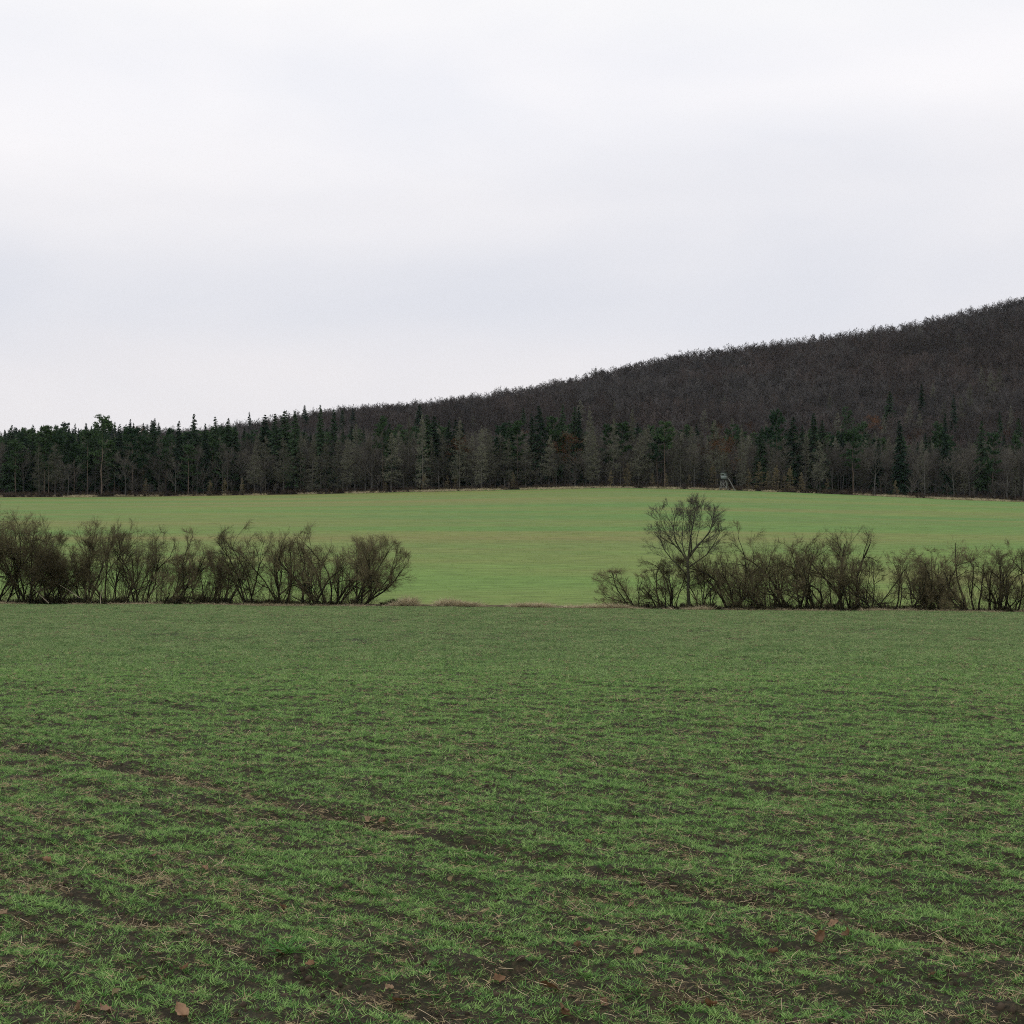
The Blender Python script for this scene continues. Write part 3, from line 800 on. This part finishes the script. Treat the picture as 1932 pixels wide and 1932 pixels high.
for i in range(8):
    f = (i + 0.7) / 8.6
    link('rung', mk('rung', pole((1.05 + 1.7 * f, -0.42 - 0.1 * f, FL + 0.25 - (FL + 0.37) * f), (1.05 + 1.7 * f, 0.27 - 0.1 * f, FL + 0.25 - (FL + 0.37) * f), 0.035), m_pole), seat)

# ------------------------------------------------------------------ hedge of leafless shrubs along the ditch
def shrub_geo(H, lean, spread, nstem, r0, dens=1.0, crook=0.11, low=False):
    a = rng.random(nstem) * 2 * np.pi
    S = np.stack([np.cos(a) * 0.28 * (0.3 + spread), np.sin(a) * 0.28, a * 0 - 0.25], -1) * (0.4 + 0.8 * rng.random((nstem, 1)) * np.array([1, 1, 0]) + np.array([0, 0, 0.6]))
    D = np.stack([rng.normal(0, 0.42 * spread, nstem) + lean, rng.normal(0, 0.30 * spread, nstem), np.ones(nstem)], -1)
    Ln = H * (0.62 + 0.32 * rng.random(nstem)) * (1 + 0.35 * min(abs(lean), 1.2))
    kp = 10
    P = grow(S, nrm(D), Ln, kp, crook, 0.05 if not low else 0.035)
    r = r0 * (0.5 + 0.6 * rng.random(nstem))
    Rr = r[:, None] * np.linspace(1, 0.22, kp)[None] ** 0.9
    stems = [tubes(P[i:i + 1], Rr[i:i + 1], 6) for i in range(nstem)]
    W = 0.47 * H + 0.55
    c0 = np.array([lean * 0.40 * H, 0, H * 0.45]); rad = np.array([W * (1 + 0.5 * min(abs(lean), 1)), W * 0.9, H * 0.50])
    def rnd(Q): return np.where(Q[..., 2:3] > 0.3, dome(Q, c0, rad, 0.3), Q)
    P = rnd(P)
    stems = [tubes(P[i:i + 1], Rr[i:i + 1], 6) for i in range(nstem)]
    L1, LL, rr = branch(P, Ln, Rr, int(7 * dens), 0.22, 1.0, (0.3, 0.9), (0.34, 0.62), 6, crook * 1.2, 0.04, 0.4, 0.8)
    L1 = rnd(L1)
    R1 = (rr * 0.55)[:, None] * np.linspace(1, 0.25, 6)[None] + 0.003
    L2, LL2, rr2 = branch(L1, LL, R1, int(8 * dens), 0.10, 1.0, (0.3, 0.9), (0.38, 0.7), 5, crook, 0.04, 0.35)
    L2 = rnd(L2)
    R2 = np.full((len(L2), 1), 0.0065) * np.linspace(1, 0.55, 5)[None]
    L3, LL3, _ = branch(L2, LL2, R2, 10, 0.1, 1.0, (0.3, 0.85), (0.4, 0.75), 3, crook * 0.8, 0.05, 0.3)
    R3 = np.full((len(L3), 1), 0.0036) * np.linspace(1, 0.5, 3)[None]
    # thin shoots straight from the stool
    ns = int(30 * dens)
    Sx = np.stack([rng.normal(lean * 0.3, 0.5, ns), rng.normal(0, 0.3, ns), np.full(ns, -0.2)], -1)
    Dx = nrm(np.stack([rng.normal(lean * 0.7, 0.45, ns), rng.normal(0, 0.3, ns), np.ones(ns)], -1))
    Lx = H * (0.2 + 0.4 * rng.random(ns))
    X = grow(Sx, Dx, Lx, 6, 0.13, 0.03)
    RX_ = np.full((ns, 1), 0.013) * np.linspace(1, 0.4, 6)[None]
    X2, LX2, _ = branch(X, Lx, RX_, 7, 0.2, 1, (0.3, 0.8), (0.2, 0.45), 3, 0.1, 0.05)
    X3, LX3, _ = branch(X2, LX2, np.ones((len(X2), 3)), 2, 0.2, 1, (0.3, 0.8), (0.4, 0.7), 2, 0, 0.05)
    wood = join([tubes(L1, R1, 4), tubes(X, RX_, 3)])
    L4, LL4, _ = branch(L3, LL3, R3, 3, 0.15, 0.95, (0.3, 0.8), (0.45, 0.85), 2, 0, 0.04, 0.3)
    tw = join([tubes(L2[:, ::2], R2[:, ::2], 3), tubes(L3[:, ::2], R3[:, ::2], 3), spikes(L4[:, 0], nrm(L4[:, 1] - L4[:, 0]), LL4, 0.0075),
               tubes(X2[:, ::2], np.full((len(X2), 2), 0.005), 3), spikes(X3[:, 0], nrm(X3[:, 1] - X3[:, 0]), LX3, 0.008)])
    return stems, wood, tw, max(L1[..., 2].max(), L2[..., 2].max() * 0.985)

def place_shrub(px, top, lean=0.0, spread=1.0, nstem=6, r0=0.07, dens=1.0, label='', group='', y=None, low=False, crook=0.11):
    y = 93.3 + rng.normal(0, 0.35) if y is None else y
    x = (px - 966) / F * y; z = float(z_macro(x, y))
    H = EYE + (966 - top) / F * y - z
    stems, wood, tw, hh = shrub_geo(H, lean, spread, nstem, r0, dens, crook, low)
    s = H / hh if not low else 1.0
    e = empty('willow_shrub', (x, y, z - 0.02)); e.scale = (1.0, 1.0, s)
    for st in stems: link('stem', mk('stem', st, m_stem), e)
    link('branches', mk('branches', wood, m_stem), e)
    link('twigs', mk('twigs', tw, m_twig), e)
    return tag(e, label, 'shrub', group)

LG, RG = 'shrubs of the left hedge', 'shrubs of the right hedge'
left_spec = [
 (-75, 965, 0, 1.0, 7, .08, 1.2, 'leafless shrub cut by the left edge of the photo, first of the left hedge'),
 (-12, 945, 0, 1.1, 9, .08, 1.45, 'tallest and densest brown shrub at the outer end of the left hedge'),
 (45, 978, 0.1, 1.1, 9, .07, 1.35, 'dense brown shrub beside the tallest one of the left hedge'),
 (100, 1008, 0.1, 1.1, 9, .06, 1.25, 'lower tangled shrub with pale dead sticks at its foot, left hedge'),
 (168, 985, 0.0, 1.1, 6, .085, 1.1, 'broad shrub with several upright stems, fifth in the left hedge'),
 (215, 985, -0.15, 0.9, 6, .085, 1.1, 'round-topped shrub in the thick middle of the left hedge'),
 (262, 1000, 0.05, 0.9, 6, .08, 1.0, 'shrub with forked black trunk where the left hedge starts to drop'),
 (302, 1000, 0.05, 0.9, 6, .08, 1.0, 'shrub with fan-shaped top just before the low stretch, left hedge'),
 (345, 1045, 0.25, 1.0, 6, .055, 0.95, 'thin low shrub, first of the low stretch in the left hedge'),
 (380, 1040, 0.2, 0.9, 6, .07, 0.95, 'low shrub with stems leaning towards the gap, left hedge'),
 (418, 1035, 0.28, 0.9, 6, .07, 0.95, 'low open shrub, last before the left hedge rises again'),
 (478, 985, -0.12, 0.9, 6, .07, 0.9, 'tall airy shrub leaning away from the gap, left hedge'),
 (530, 1000, 0.05, 0.9, 6, .085, 0.95, 'crooked-stemmed shrub, fourth from the gap in left hedge'),
 (575, 1005, 0.0, 1.0, 5, .085, 0.95, 'thick-trunked shrub, third from the gap in left hedge'),
 (618, 992, 0.0, 1.1, 8, .10, 1.1, 'bushy black-trunked shrub, second from the gap in left hedge'),
 (664, 1012, 0.30, 1.2, 9, .08, 1.15, 'wide shrub arching into the gap, last of the left hedge')]
right_spec = [
 (1224, 1075, -1.9, 1.1, 10, .06, 0.9, 'low shrub sprawling into the gap, first of the right hedge'),
 (1262, 1050, -0.45, 1.0, 8, .07, 1.1, 'leaning shrub on the gap side of the single tree'),
 (1330, 1055, -0.35, 1.0, 8, .05, 1.0, 'thin shrub of leaning rods just past the single tree'),
 (1382, 985, -0.05, 0.9, 6, .09, 1.0, 'tall twisted shrub, second past the single tree in right hedge'),
 (1445, 1050, -0.35, 1.0, 8, .075, 1.0, 'short dense shrub leaning towards the single tree, right hedge'),
 (1412, 1035, -0.1, 0.9, 6, .06, 0.95, 'slender shrub between the twisted one and the short dense one, right hedge'),
 (1478, 1040, -0.15, 0.9, 6, .06, 0.95, 'twiggy shrub between the short dense one and the gnarled one'),
 (1510, 1005, -0.25, 0.8, 5, .10, 1.0, 'gnarled shrub with a kinked leaning trunk, right hedge'),
 (1548, 1020, -0.1, 0.9, 6, .08, 1.0, 'slim shrub between the gnarled one and the tree-like one'),
 (1602, 1000, 0.05, 1.0, 5, .12, 1.15, 'tree-like shrub with a wide flat crown, tallest in mid right hedge'),
 (1572, 1035, 0.0, 0.9, 6, .06, 0.95, 'small shrub tucked against the tree-like one on its gap side'),
 (1640, 1040, 0.1, 1.0, 7, .07, 1.05, 'lower shrub just past the tree-like one, right hedge'),
 (1688, 1040, 0.0, 0.9, 6, .075, 0.95, 'shrub of upright stems, second past the tree-like one'),
 (1735, 1035, 0.1, 0.9, 6, .08, 0.95, 'shrub with crossing stems, third past the tree-like one'),
 (1762, 1040, 0.0, 0.9, 6, .065, 1.0, 'upright shrub between the crossing-stemmed one and the low one'),
 (1785, 1050, -0.2, 0.9, 6, .065, 1.0, 'low shrub beside a see-through gap in the right hedge'),
 (1838, 1022, -0.15, 0.9, 7, .10, 1.0, 'heavy dark shrub bordering the see-through gap, right hedge'),
 (1880, 1030, 0.0, 0.9, 6, .09, 1.0, 'dense shrub second from the end of the right hedge'),
 (1925, 1022, 0.0, 1.0, 7, .09, 1.05, 'dense shrub at the right edge of the photo'),
 (1990, 1020, 0.0, 1.0, 6, .09, 1.0, 'shrub cut off by the right edge of the photo')]
for sp in left_spec:
    place_shrub(*sp[:7], label=sp[7], group=LG)
for i, sp in enumerate(right_spec):
    place_shrub(*sp[:6], sp[6] * 0.9, label=sp[7], group=RG, low=(i == 0), crook=0.15 if sp[1] < 1045 else 0.12)

# the single young tree above the right hedge
ty = 93.0; tx = (1298 - 966) / F * ty; tz = float(z_macro(tx, ty))
tree = empty('bare_oak_tree', (tx, ty, tz))
tag(tree, 'single leafless tree with round crown rising above the right hedge', 'tree')
U = ty / F                       # one picture unit at the tree, in metres
def tp(px, py, dy=0.0): return np.array([(px - 1298) * U, dy, (1150 - py) * U])
tk = np.array([[tp(1299, 1156), tp(1300, 1128), tp(1298, 1100), tp(1299, 1075), tp(1297, 1050), tp(1300, 1032), tp(1302, 1010)]])
link('trunk', mk('trunk', tubes(tk, np.array([[.15, .118, .104, .096, .088, .075, .05]]), 8), m_tree), tree)
limbs = [
 [tp(1297, 1074), tp(1283, 1058, -.2), tp(1266, 1042, -.3), tp(1252, 1024, -.35), tp(1246, 1006, -.4), tp(1232, 992, -.4)],
 [tp(1299, 1058), tp(1318, 1046, .3), tp(1336, 1034, .5), tp(1346, 1020, .6), tp(1356, 1002, .6), tp(1362, 988, .6)],
 [tp(1298, 1050), tp(1285, 1026, .2), tp(1275, 1008, .3), tp(1272, 985, .4), tp(1274, 965, .4), tp(1268, 945, .5)],
 [tp(1300, 1040), tp(1312, 1022, -.3), tp(1325, 1005, -.5), tp(1336, 990, -.6), tp(1342, 972, -.7), tp(1344, 955, -.7)],
 [tp(1301, 1020), tp(1304, 1000, .2), tp(1308, 982, .3), tp(1310, 965, .2), tp(1312, 950, .2), tp(1312, 938, .2)],
 [tp(1286, 1030, .2), tp(1268, 1012, -.3), tp(1256, 996, -.7), tp(1248, 980, -.9), tp(1243, 966, -1.0), tp(1240, 955, -1.0)],
 [tp(1313, 1022, -.3), tp(1316, 1002, .3), tp(1322, 985, .7), tp(1325, 968, .9), tp(1326, 955, .9), tp(1328, 942, .9)],
 [tp(1299, 1045), tp(1303, 1024, -.6), tp(1300, 1005, -1.0), tp(1296, 985, -1.2), tp(1295, 965, -1.3), tp(1292, 948, -1.3)],
 [tp(1299, 1048), tp(1292, 1028, .6), tp(1290, 1008, 1.0), tp(1292, 985, 1.2), tp(1294, 965, 1.3), tp(1296, 944, 1.3)],
 [tp(1299, 1036), tp(1320, 1014, .6), tp(1333, 1004, .9), tp(1345, 990, 1.1), tp(1350, 975, 1.2), tp(1353, 968, 1.2)]]
LB = np.array(limbs)
LR = np.linspace(0.044, 0.011, 6)[None] * np.array([1, .95, 1.1, 1.05, .95, .6, .6, .9, .9, .9])[:, None]
for i in range(len(LB)): link('limb', mk('limb', tubes(LB[i:i + 1], LR[i:i + 1], 6), m_tree), tree)
LL = np.linalg.norm(np.diff(LB, axis=1), axis=-1).sum(1)
B1, BL1, br1 = branch(LB, LL, LR, 12, 0.2, 1.0, (0.3, 0.85), (0.24, 0.46), 5, 0.07, 0.03, 0.3)
tc0 = tp(1289, 1008); tr0 = np.array([70 * U, 62 * U, 72 * U])
B1 = dome(B1, tc0, tr0, 0.75)
BR1 = (br1 * 0.34)[:, None] * np.linspace(1, 0.4, 5)[None] + 0.002
B2, BL2, _ = branch(B1, BL1, BR1, 9, 0.12, 1.0, (0.3, 0.7), (0.45, 0.75), 4, 0.07, 0.03, 0.35)
B3, BL3, _ = branch(B2, BL2, np.full(B2.shape[:2], .01), 5, 0.1, 1.0, (0.3, 0.7), (0.45, 0.8), 3, 0.06, 0.03, 0.35)

link('branches', mk('branches', tubes(B1, BR1, 4), m_tree), tree)
link('twigs', mk('twigs', join([tubes(B2, np.full((len(B2), 1), .0062) * np.linspace(1, .6, 4)[None], 3), tubes(B3, np.full((len(B3), 3), .0042), 3)]), m_ttwig), tree)

# dry grass and pale sticks along the ditch
n = 12000
x = rng.uniform(-75, 75, n); y = 91.0 + 1.2 * rng.random(n)
px = 966 + x / y * F
gap = sstep(735, 770, px) * (1 - sstep(1165, 1200, px))
dens = 0.32 + 0.68 * gap
clump = fbm(x / 1.4, y * 0 + 3, 3, 5)
keep = rng.random(n) < dens * sstep(0.25, 0.45, clump) * 1.3
x, y, px, gap = x[keep], y[keep], px[keep], gap[keep]
h = (0.22 + 0.22 * sstep(0.42, 0.6, fbm(x / 3.1, y * 0 + 1, 3, 3)) + 0.10 * gap + 0.20 * gap * sstep(0.42, 0.62, fbm(x / 2.0 + 4, y * 0 + 7, 3, 2))) * (0.7 + 0.5 * rng.random(len(x)))
bank_src = [make_mesh('bank_tuft', *tuft(30, 0.8, 0.35, 0.016, 0.9, rad=0.2), m_dry) for _ in range(4)]
scatter('dry_grass_strip', np.stack([x, y, z_near(x, y) - 0.03], -1), rot_z(len(x), 0.15), np.stack([1.0 + 0.3 * gap, 1.0 + 0.3 * gap, h * (1.3 + 0.5 * gap)], -1), rng.integers(0, 4, len(x)), bank_src,
        'strip of tan dead grass along the ditch under the hedge', 'dry grass')
n = 5200
x = rng.uniform(-75, 75, n); y = 92.6 + 2.6 * rng.random(n); px = 966 + x / y * F
keep = rng.random(n) < 1 - 0.97 * sstep(735, 770, px) * (1 - sstep(1150, 1180, px)); x, y = x[keep], y[keep]
m_br = bark_mat('bramble_stem', (0.016, 0.014, 0.008), (0.045, 0.038, 0.02), 2, 0.3)
br_src = [make_mesh('bramble', *scrub(0.8), m_br) for _ in range(4)]
scatter('ditch_bramble', np.stack([x, y, z_macro(x, y)], -1), rot_z(len(x), 0.1), uni(len(x), 0.15, 0.75) * (0.5 + fbm(x / 3, y, 2, 1))[:, None], rng.integers(0, 4, len(x)), br_src,
        'dark tangled undergrowth at the foot of the hedge', 'undergrowth')

def stick(pts, r, label):
    y_ = 91.9
    P = np.array([[((p - 966) / F * y_, y_ + 0.15 * i, EYE + (966 - q) / F * y_) for i, (p, q) in enumerate(pts)]])
    b0 = P[0, 0].copy()
    o_ = link('dead_stick', mk('dead_stick', tubes(P - b0, np.linspace(r, r * 0.4, P.shape[1])[None], 6), m_pale))
    o_.location = b0
    tag(o_, label, 'stick', 'pale dead sticks at the foot of the left hedge')
stick([(190, 1141), (188, 1125), (192, 1112)], 0.035, 'pale upright broken stick at the foot of the left hedge')
stick([(92, 1138), (74, 1123), (58, 1108)], 0.03, 'pale dead stick slanting out of the densest part of left hedge')
stick([(150, 1128), (125, 1112), (100, 1098)], 0.028, 'pale dead branch lying slanted beside the tangled left shrub')

# ------------------------------------------------------------------ the near field: seedlings, straw, clods, leaves
def fan(n, y0, y1, marg=1.22):
    """random points over the part of the field the photo looks at and a few steps to either side"""
    u = rng.random(n)
    y = np.sqrt(y0 * y0 + u * (y1 * y1 - y0 * y0))
    hw = 0.345 * y * marg + 1.6
    return rng.uniform(-1, 1, n) * hw, y
def to_rows(x, y, sp=0.125, j=0.028):
    nn = row_n(x, y) / 0.99905; a = row_a(x, y)
    nn = np.round(nn / sp) * sp + rng.normal(0, j, len(x))
    d = nn * 0.99905 - row_n(x, y)
    return x + d * 0.75, y + d * 0.66

seed_src = [make_mesh('seedling', *tuft(7 + i % 3, 0.040 + 0.008 * (i % 4), 0.6, 0.0033, 0.75, rad=0.016), m_blade) for i in range(8)]
def fan_density(n, y0, y1, yk, p, marg=1.22):
    """like fan(), but thinning out with distance beyond yk"""
    g = np.linspace(y0, y1, 4000)
    hwg = 0.345 * g * marg + 1.6
    wgt = hwg * np.minimum(1, (yk / g) ** p)
    cdf = np.cumsum(wgt); cdf /= cdf[-1]
    y = np.interp(rng.random(n), cdf, g)
    return rng.uniform(-1, 1, n) * (0.345 * y * marg + 1.6), y
x, y = fan_density(410000, 4.2, 42, 10, 1.25); x, y = to_rows(x, y)
m = soil_mask(x, y)
keep = rng.random(len(x)) < np.clip(1.05 - 1.2 * m, 0.2, 1) * (1 - 0.9 * sstep(24, 42, y))
x, y, m = x[keep], y[keep], m[keep]
P_ = np.stack([x, y, z_near(x, y)], -1)
S_ = 0.80 * uni(len(x), 0.55, 1.3) * ((1.12 - 0.4 * m) * np.clip((y / 10) ** 0.42, 1, 1.9))[:, None]
scatter('wheat_seedlings', P_, rot_z(len(P_), 0.12), S_, rng.integers(0, 8, len(P_)), seed_src, 'green winter wheat seedlings covering the near field', 'wheat')

def patch_src(nb, rad):
    parts = []
    for _ in range(nb):
        V, Q, T = tuft(5, 0.065, 0.6, 0.0055, 0.8, rad=0.025)
        a, r_ = rng.random() * 6.28, rad * math.sqrt(rng.random())
        parts.append((V + np.array([math.cos(a) * r_, math.sin(a) * r_, 0]), Q, T))
    return join(parts)
far_src = [make_mesh('seedling_patch', *patch_src(34, 0.40), m_blade_far) for _ in range(6)]
n = 34000
x, y = fan(n, 20, 91.5, 1.15)
m = soil_mask(x, y); keep = rng.random(n) < np.clip(1.15 - 1.1 * m, 0.1, 1) * sstep(20, 38, y); x, y = x[keep], y[keep]
scatter('distant_wheat', np.stack([x, y, z_near(x, y)], -1), rot_z(len(x), 0.05), uni(len(x), 0.9, 1.4), rng.integers(0, 6, len(x)), far_src,
        'green winter wheat towards the hedge on the near field', 'wheat')
n = 20000
x, y = fan(n, 96.5, 230, 1.1); k = rng.random(n) < 1 - sstep(110, 230, y); x, y = x[k], y[k]
scatter('far_field_wheat', np.stack([x, y, z_macro(x, y)], -1), rot_z(len(x), 0.05), uni(len(x), 0.9, 1.3), rng.integers(0, 4, len(x)),
        [make_mesh('field_patch', *patch_src(14, 0.6), leaf_mat('far_field_blade', (0.12, 0.205, 0.05), (0.21, 0.285, 0.085), 0.25, 0.6, 0.3, 0.3, 10)) for _ in range(4)],
        'low green corn on the lower part of the far field', 'wheat')

# straw: bent tan stalks lying about, some standing
def straw_src(ln, r, stand=False):
    k = 4
    D = np.array([[1.0, 0, 0.10 if not stand else 1.1]])
    P = grow(np.array([[-ln / 2 if not stand else 0, 0, 0.006]]), D, np.array([ln]), k, 0.10, -0.03)
    return tubes(P, np.array([[r, r, r * 0.9, r * 0.8]]), 3)
st_src = [make_mesh('straw', *straw_src(0.035 + 0.022 * i, 0.0014 + 0.0003 * (i % 4)), m_straw) for i in range(6)] + [make_mesh('straw', *straw_src(0.05 + 0.02 * i, 0.0016, True), m_straw) for i in range(2)] + [make_mesh('withered', *tuft(9, 0.075, 1.6, 0.0036, 1.0, rad=0.035), m_wither) for i in range(4)]
P_, S_, R_, I_ = [], [], [], []
for n in (520000,):
    x, y = fan_density(n, 4.2, 91, 9, 1.3); sc = 0.68 * np.clip((y / 10) ** 0.42, 1, 2.3)
    m = soil_mask(x, y)
    keep = rng.random(n) < np.clip(0.17 + 1.15 * m + 0.28 * sstep(30, 75, y), 0, 1) * sstep(0.2, 0.6, fbm(x * 2.2, y * 2.2, 3, 7)) * 1.2
    x, y, sc = x[keep], y[keep], sc[keep]; q = len(x)
    P_.append(np.stack([x, y, z_near(x, y) + 0.01 + 0.02 * rng.random(q)], -1)); S_.append(uni(q, 0.45, 1.3) * sc[:, None])
    th = np.where(rng.random(q) < 0.45, math.atan2(RY, RX) + rng.normal(0, 0.35, q), rng.random(q) * 6.28)
    R_.append(np.stack([rng.normal(0, 0.25, q), rng.normal(0, 0.22, q), th], -1))
    I_.append(np.where(rng.random(q) < 0.07, rng.integers(6, 8, q), np.where(rng.random(q) < 0.42, rng.integers(8, 12, q), np.minimum(5, (6 * rng.random(q) ** 2.0).astype(int)))))
scatter('straw_litter', np.concatenate(P_), np.concatenate(R_), np.concatenate(S_), np.concatenate(I_), st_src, 'tan straw stalks strewn between the seedlings', 'straw')

def clod():
    import bmesh
    bm = bmesh.new(); bmesh.ops.create_icosphere(bm, subdivisions=1, radius=1)
    V = np.array([v.co[:] for v in bm.verts]); T = np.array([[v.index for v in f.verts] for f in bm.faces]); bm.free()
    V = V * (0.7 + 0.5 * rng.random((len(V), 1))) * np.array([1, 0.8, 0.6])
    return V, None, T
cl_src = [make_mesh('clod', *clod(), m_clod) for _ in range(5)]
n = 110000
x, y = fan_density(n, 4.2, 24, 8, 1.0); m = soil_mask(x, y)
keep = rng.random(n) < m * 1.2; x, y = x[keep], y[keep]
scatter('soil_crumbs', np.stack([x, y, z_near(x, y)], -1), rng.random((len(x), 3)) * 6.28, 0.003 + 0.024 * np.repeat(rng.random((len(x), 1)) ** 3.5, 3, 1), rng.integers(0, 5, len(x)), cl_src,
        'dark soil crumbs in the bare rows of the near field', 'soil')

# fallen leaves one can count
def ground_at(px, py):
    y = 4.0
    while y < 90:
        x = (px - 966) / F * y
        if EYE - (py - 966) / F * y <= float(z_near(np.array(x), np.array(y))): break
        y += 0.01
    return x, y, float(z_near(np.array(x), np.array(y)))
def leaf_mesh(ln, wd, curl, fold, mat):
    nu, nv = 9, 5
    u = np.linspace(0, 1, nu); prof = np.sin(np.pi * u ** 0.75) ** 0.8 * (1 + 0.10 * np.sin(u * 34)); prof[0] = 0.04; prof[-1] = 0.02
    v = np.linspace(-1, 1, nv)
    Uu, Vv = np.meshgrid(u, v, indexing='ij')
    X = (Uu - 0.3) * ln; Y = Vv * prof[:, None] * wd * 0.5 * (1 + rng.normal(0, 0.16, (nu, nv))) + 0.10 * wd * np.sin(Uu * 3 + rng.random() * 6)
    Z = fold * np.abs(Vv) * prof[:, None] * wd * 0.5 + curl * ln * (Uu - 0.4) ** 2 + rng.normal(0, 0.045 * ln, (nu, nv))
    V = np.stack([X, Y, Z], -1).reshape(-1, 3)
    i = np.arange(nu - 1)[:, None] * nv + np.arange(nv - 1)[None]
    Q = np.stack([i, i + nv, i + nv + 1, i + 1], -1).reshape(-1, 4)
    mid = V[2::nv] + np.array([0, 0, -0.001])
    stem = np.concatenate([[[-0.3 * ln - 0.35 * ln, 0.02 * ln, 0.1 * ln]], mid[:3]])[None]
    rib = tubes(stem, np.array([[.0012, .0013, .0014, .001]]), 4)
    return make_mesh('fallen_leaf', *join([(V, Q, None), rib]), mat, True)
tones = {'rust-brown': ((0.085, 0.044, 0.020), (0.23, 0.125, 0.058)), 'tan': ((0.17, 0.11, 0.06), (0.33, 0.22, 0.13)),
         'pinkish brown': ((0.13, 0.070, 0.038), (0.33, 0.20, 0.115)), 'olive-brown': ((0.11, 0.085, 0.035), (0.20, 0.155, 0.07))}
lm = {k_: leaf_mat('leaf_' + k_.replace(' ', '_').replace('-', '_'), a_, b_, 0.2, 0.55, 0.35, 0.15, 40) for k_, (a_, b_) in tones.items()}
leaves = [(90, 1632, 1.0, 'pinkish brown'), (288, 1622, .8, 'rust-brown'), (10, 1733, 1.2, 'tan'), (389, 1647, .8, 'pinkish brown'), (533, 1719, .9, 'pinkish brown'), (523, 1805, .9, 'rust-brown'),
 (589, 1827, .9, 'rust-brown'), (353, 1833, .9, 'pinkish brown'), (267, 1858, 1.0, 'olive-brown'), (222, 1884, .9, 'olive-brown'), (147, 1915, 1.1, 'tan'), (203, 1918, 1.1, 'pinkish brown'),
 (347, 1925, 1.3, 'pinkish brown'), (208, 1666, .6, 'rust-brown'), (694, 1550, 1.1, 'tan'), (722, 1554, 1.2, 'pinkish brown'), (1111, 1596, .8, 'pinkish brown'), (1190, 1715, .9, 'tan'),
 (1108, 1764, .8, 'pinkish brown'), (1090, 1796, .8, 'tan'), (1031, 1871, 1.5, 'rust-brown'), (936, 1858, 1.0, 'rust-brown'), (1060, 1921, 1.4, 'pinkish brown'), (756, 1900, 1.0, 'rust-brown'),
 (854, 1665, .9, 'olive-brown'), (652, 1681, .7, 'olive-brown'), (737, 1877, .7, 'tan'), (1139, 1897, .8, 'pinkish brown'), (1201, 1809, 1.0, 'tan'), (1543, 1778, 1.1, 'rust-brown'),
 (1597, 1773, 1.0, 'rust-brown'), (1644, 1764, 1.1, 'olive-brown'), (1569, 1752, 1.0, 'pinkish brown'), (1462, 1806, .9, 'pinkish brown'), (1761, 1849, .9, 'pinkish brown'), (1337, 1754, .7, 'tan'),
 (1334, 1904, 1.0, 'rust-brown'), (1524, 1565, .7, 'rust-brown')]
leaves.sort()
for i, (px, py, sc, tone) in enumerate(leaves):
    x, y, z = ground_at(px, py)
    sh = 'large' if sc > 1.15 else ('small' if sc < 0.75 else 'curled')
    o = link('fallen_leaf', leaf_mesh(0.060 * sc, 0.042 * sc, rng.uniform(0.2, 1.0), rng.uniform(0.25, 0.9), lm[tone]))
    o.location = (x, y, z + 0.02); o.rotation_euler = (rng.normal(0.3, 0.55), rng.normal(0, 0.45), rng.random() * 6.28)
    tag(o, '%s %s fallen leaf on the near field, %s leaf counted from the left' % (sh, tone, ordinal(i + 1)), 'leaf', 'fallen leaves on the near field')

# one stouter tuft
x, y, z = ground_at(540, 1796)
o = link('grass_tuft', make_mesh('grass_tuft', *tuft(46, 0.15, 0.8, 0.006, 0.8, rad=0.03), m_blade)); o.location = (x, y, z)
tag(o, 'bushy dark green grass tuft standing out from the seedlings', 'grass tuft')

# ------------------------------------------------------------------ damp winter air
def haze_box(x0, x1, y0, y1, z0, z1):
    m = bpy.data.materials.new('haze'); m.use_nodes = True
    t = m.node_tree; t.nodes.clear()
    o_ = t.nodes.new('ShaderNodeOutputMaterial'); v = t.nodes.new('ShaderNodeVolumePrincipled')
    v.inputs['Color'].default_value = (0.72, 0.83, 1.0, 1)
    v.inputs['Density'].default_value = HAZE
    v.inputs['Anisotropy'].default_value = 0.2
    t.links.new(v.outputs[0], o_.inputs['Volume'])
    b_ = box(((x0 + x1) / 2, (y0 + y1) / 2, (z0 + z1) / 2), (x1 - x0, y1 - y0, z1 - z0))
    o = link('haze', make_mesh('haze', b_[0], b_[1], None, m))
    tag(o, 'thin bluish winter haze over fields and wooded hill', 'haze', kind='stuff')
HAZE = 0.000022
haze_box(-9500, 9500, -9500, 9500, -32, 230)
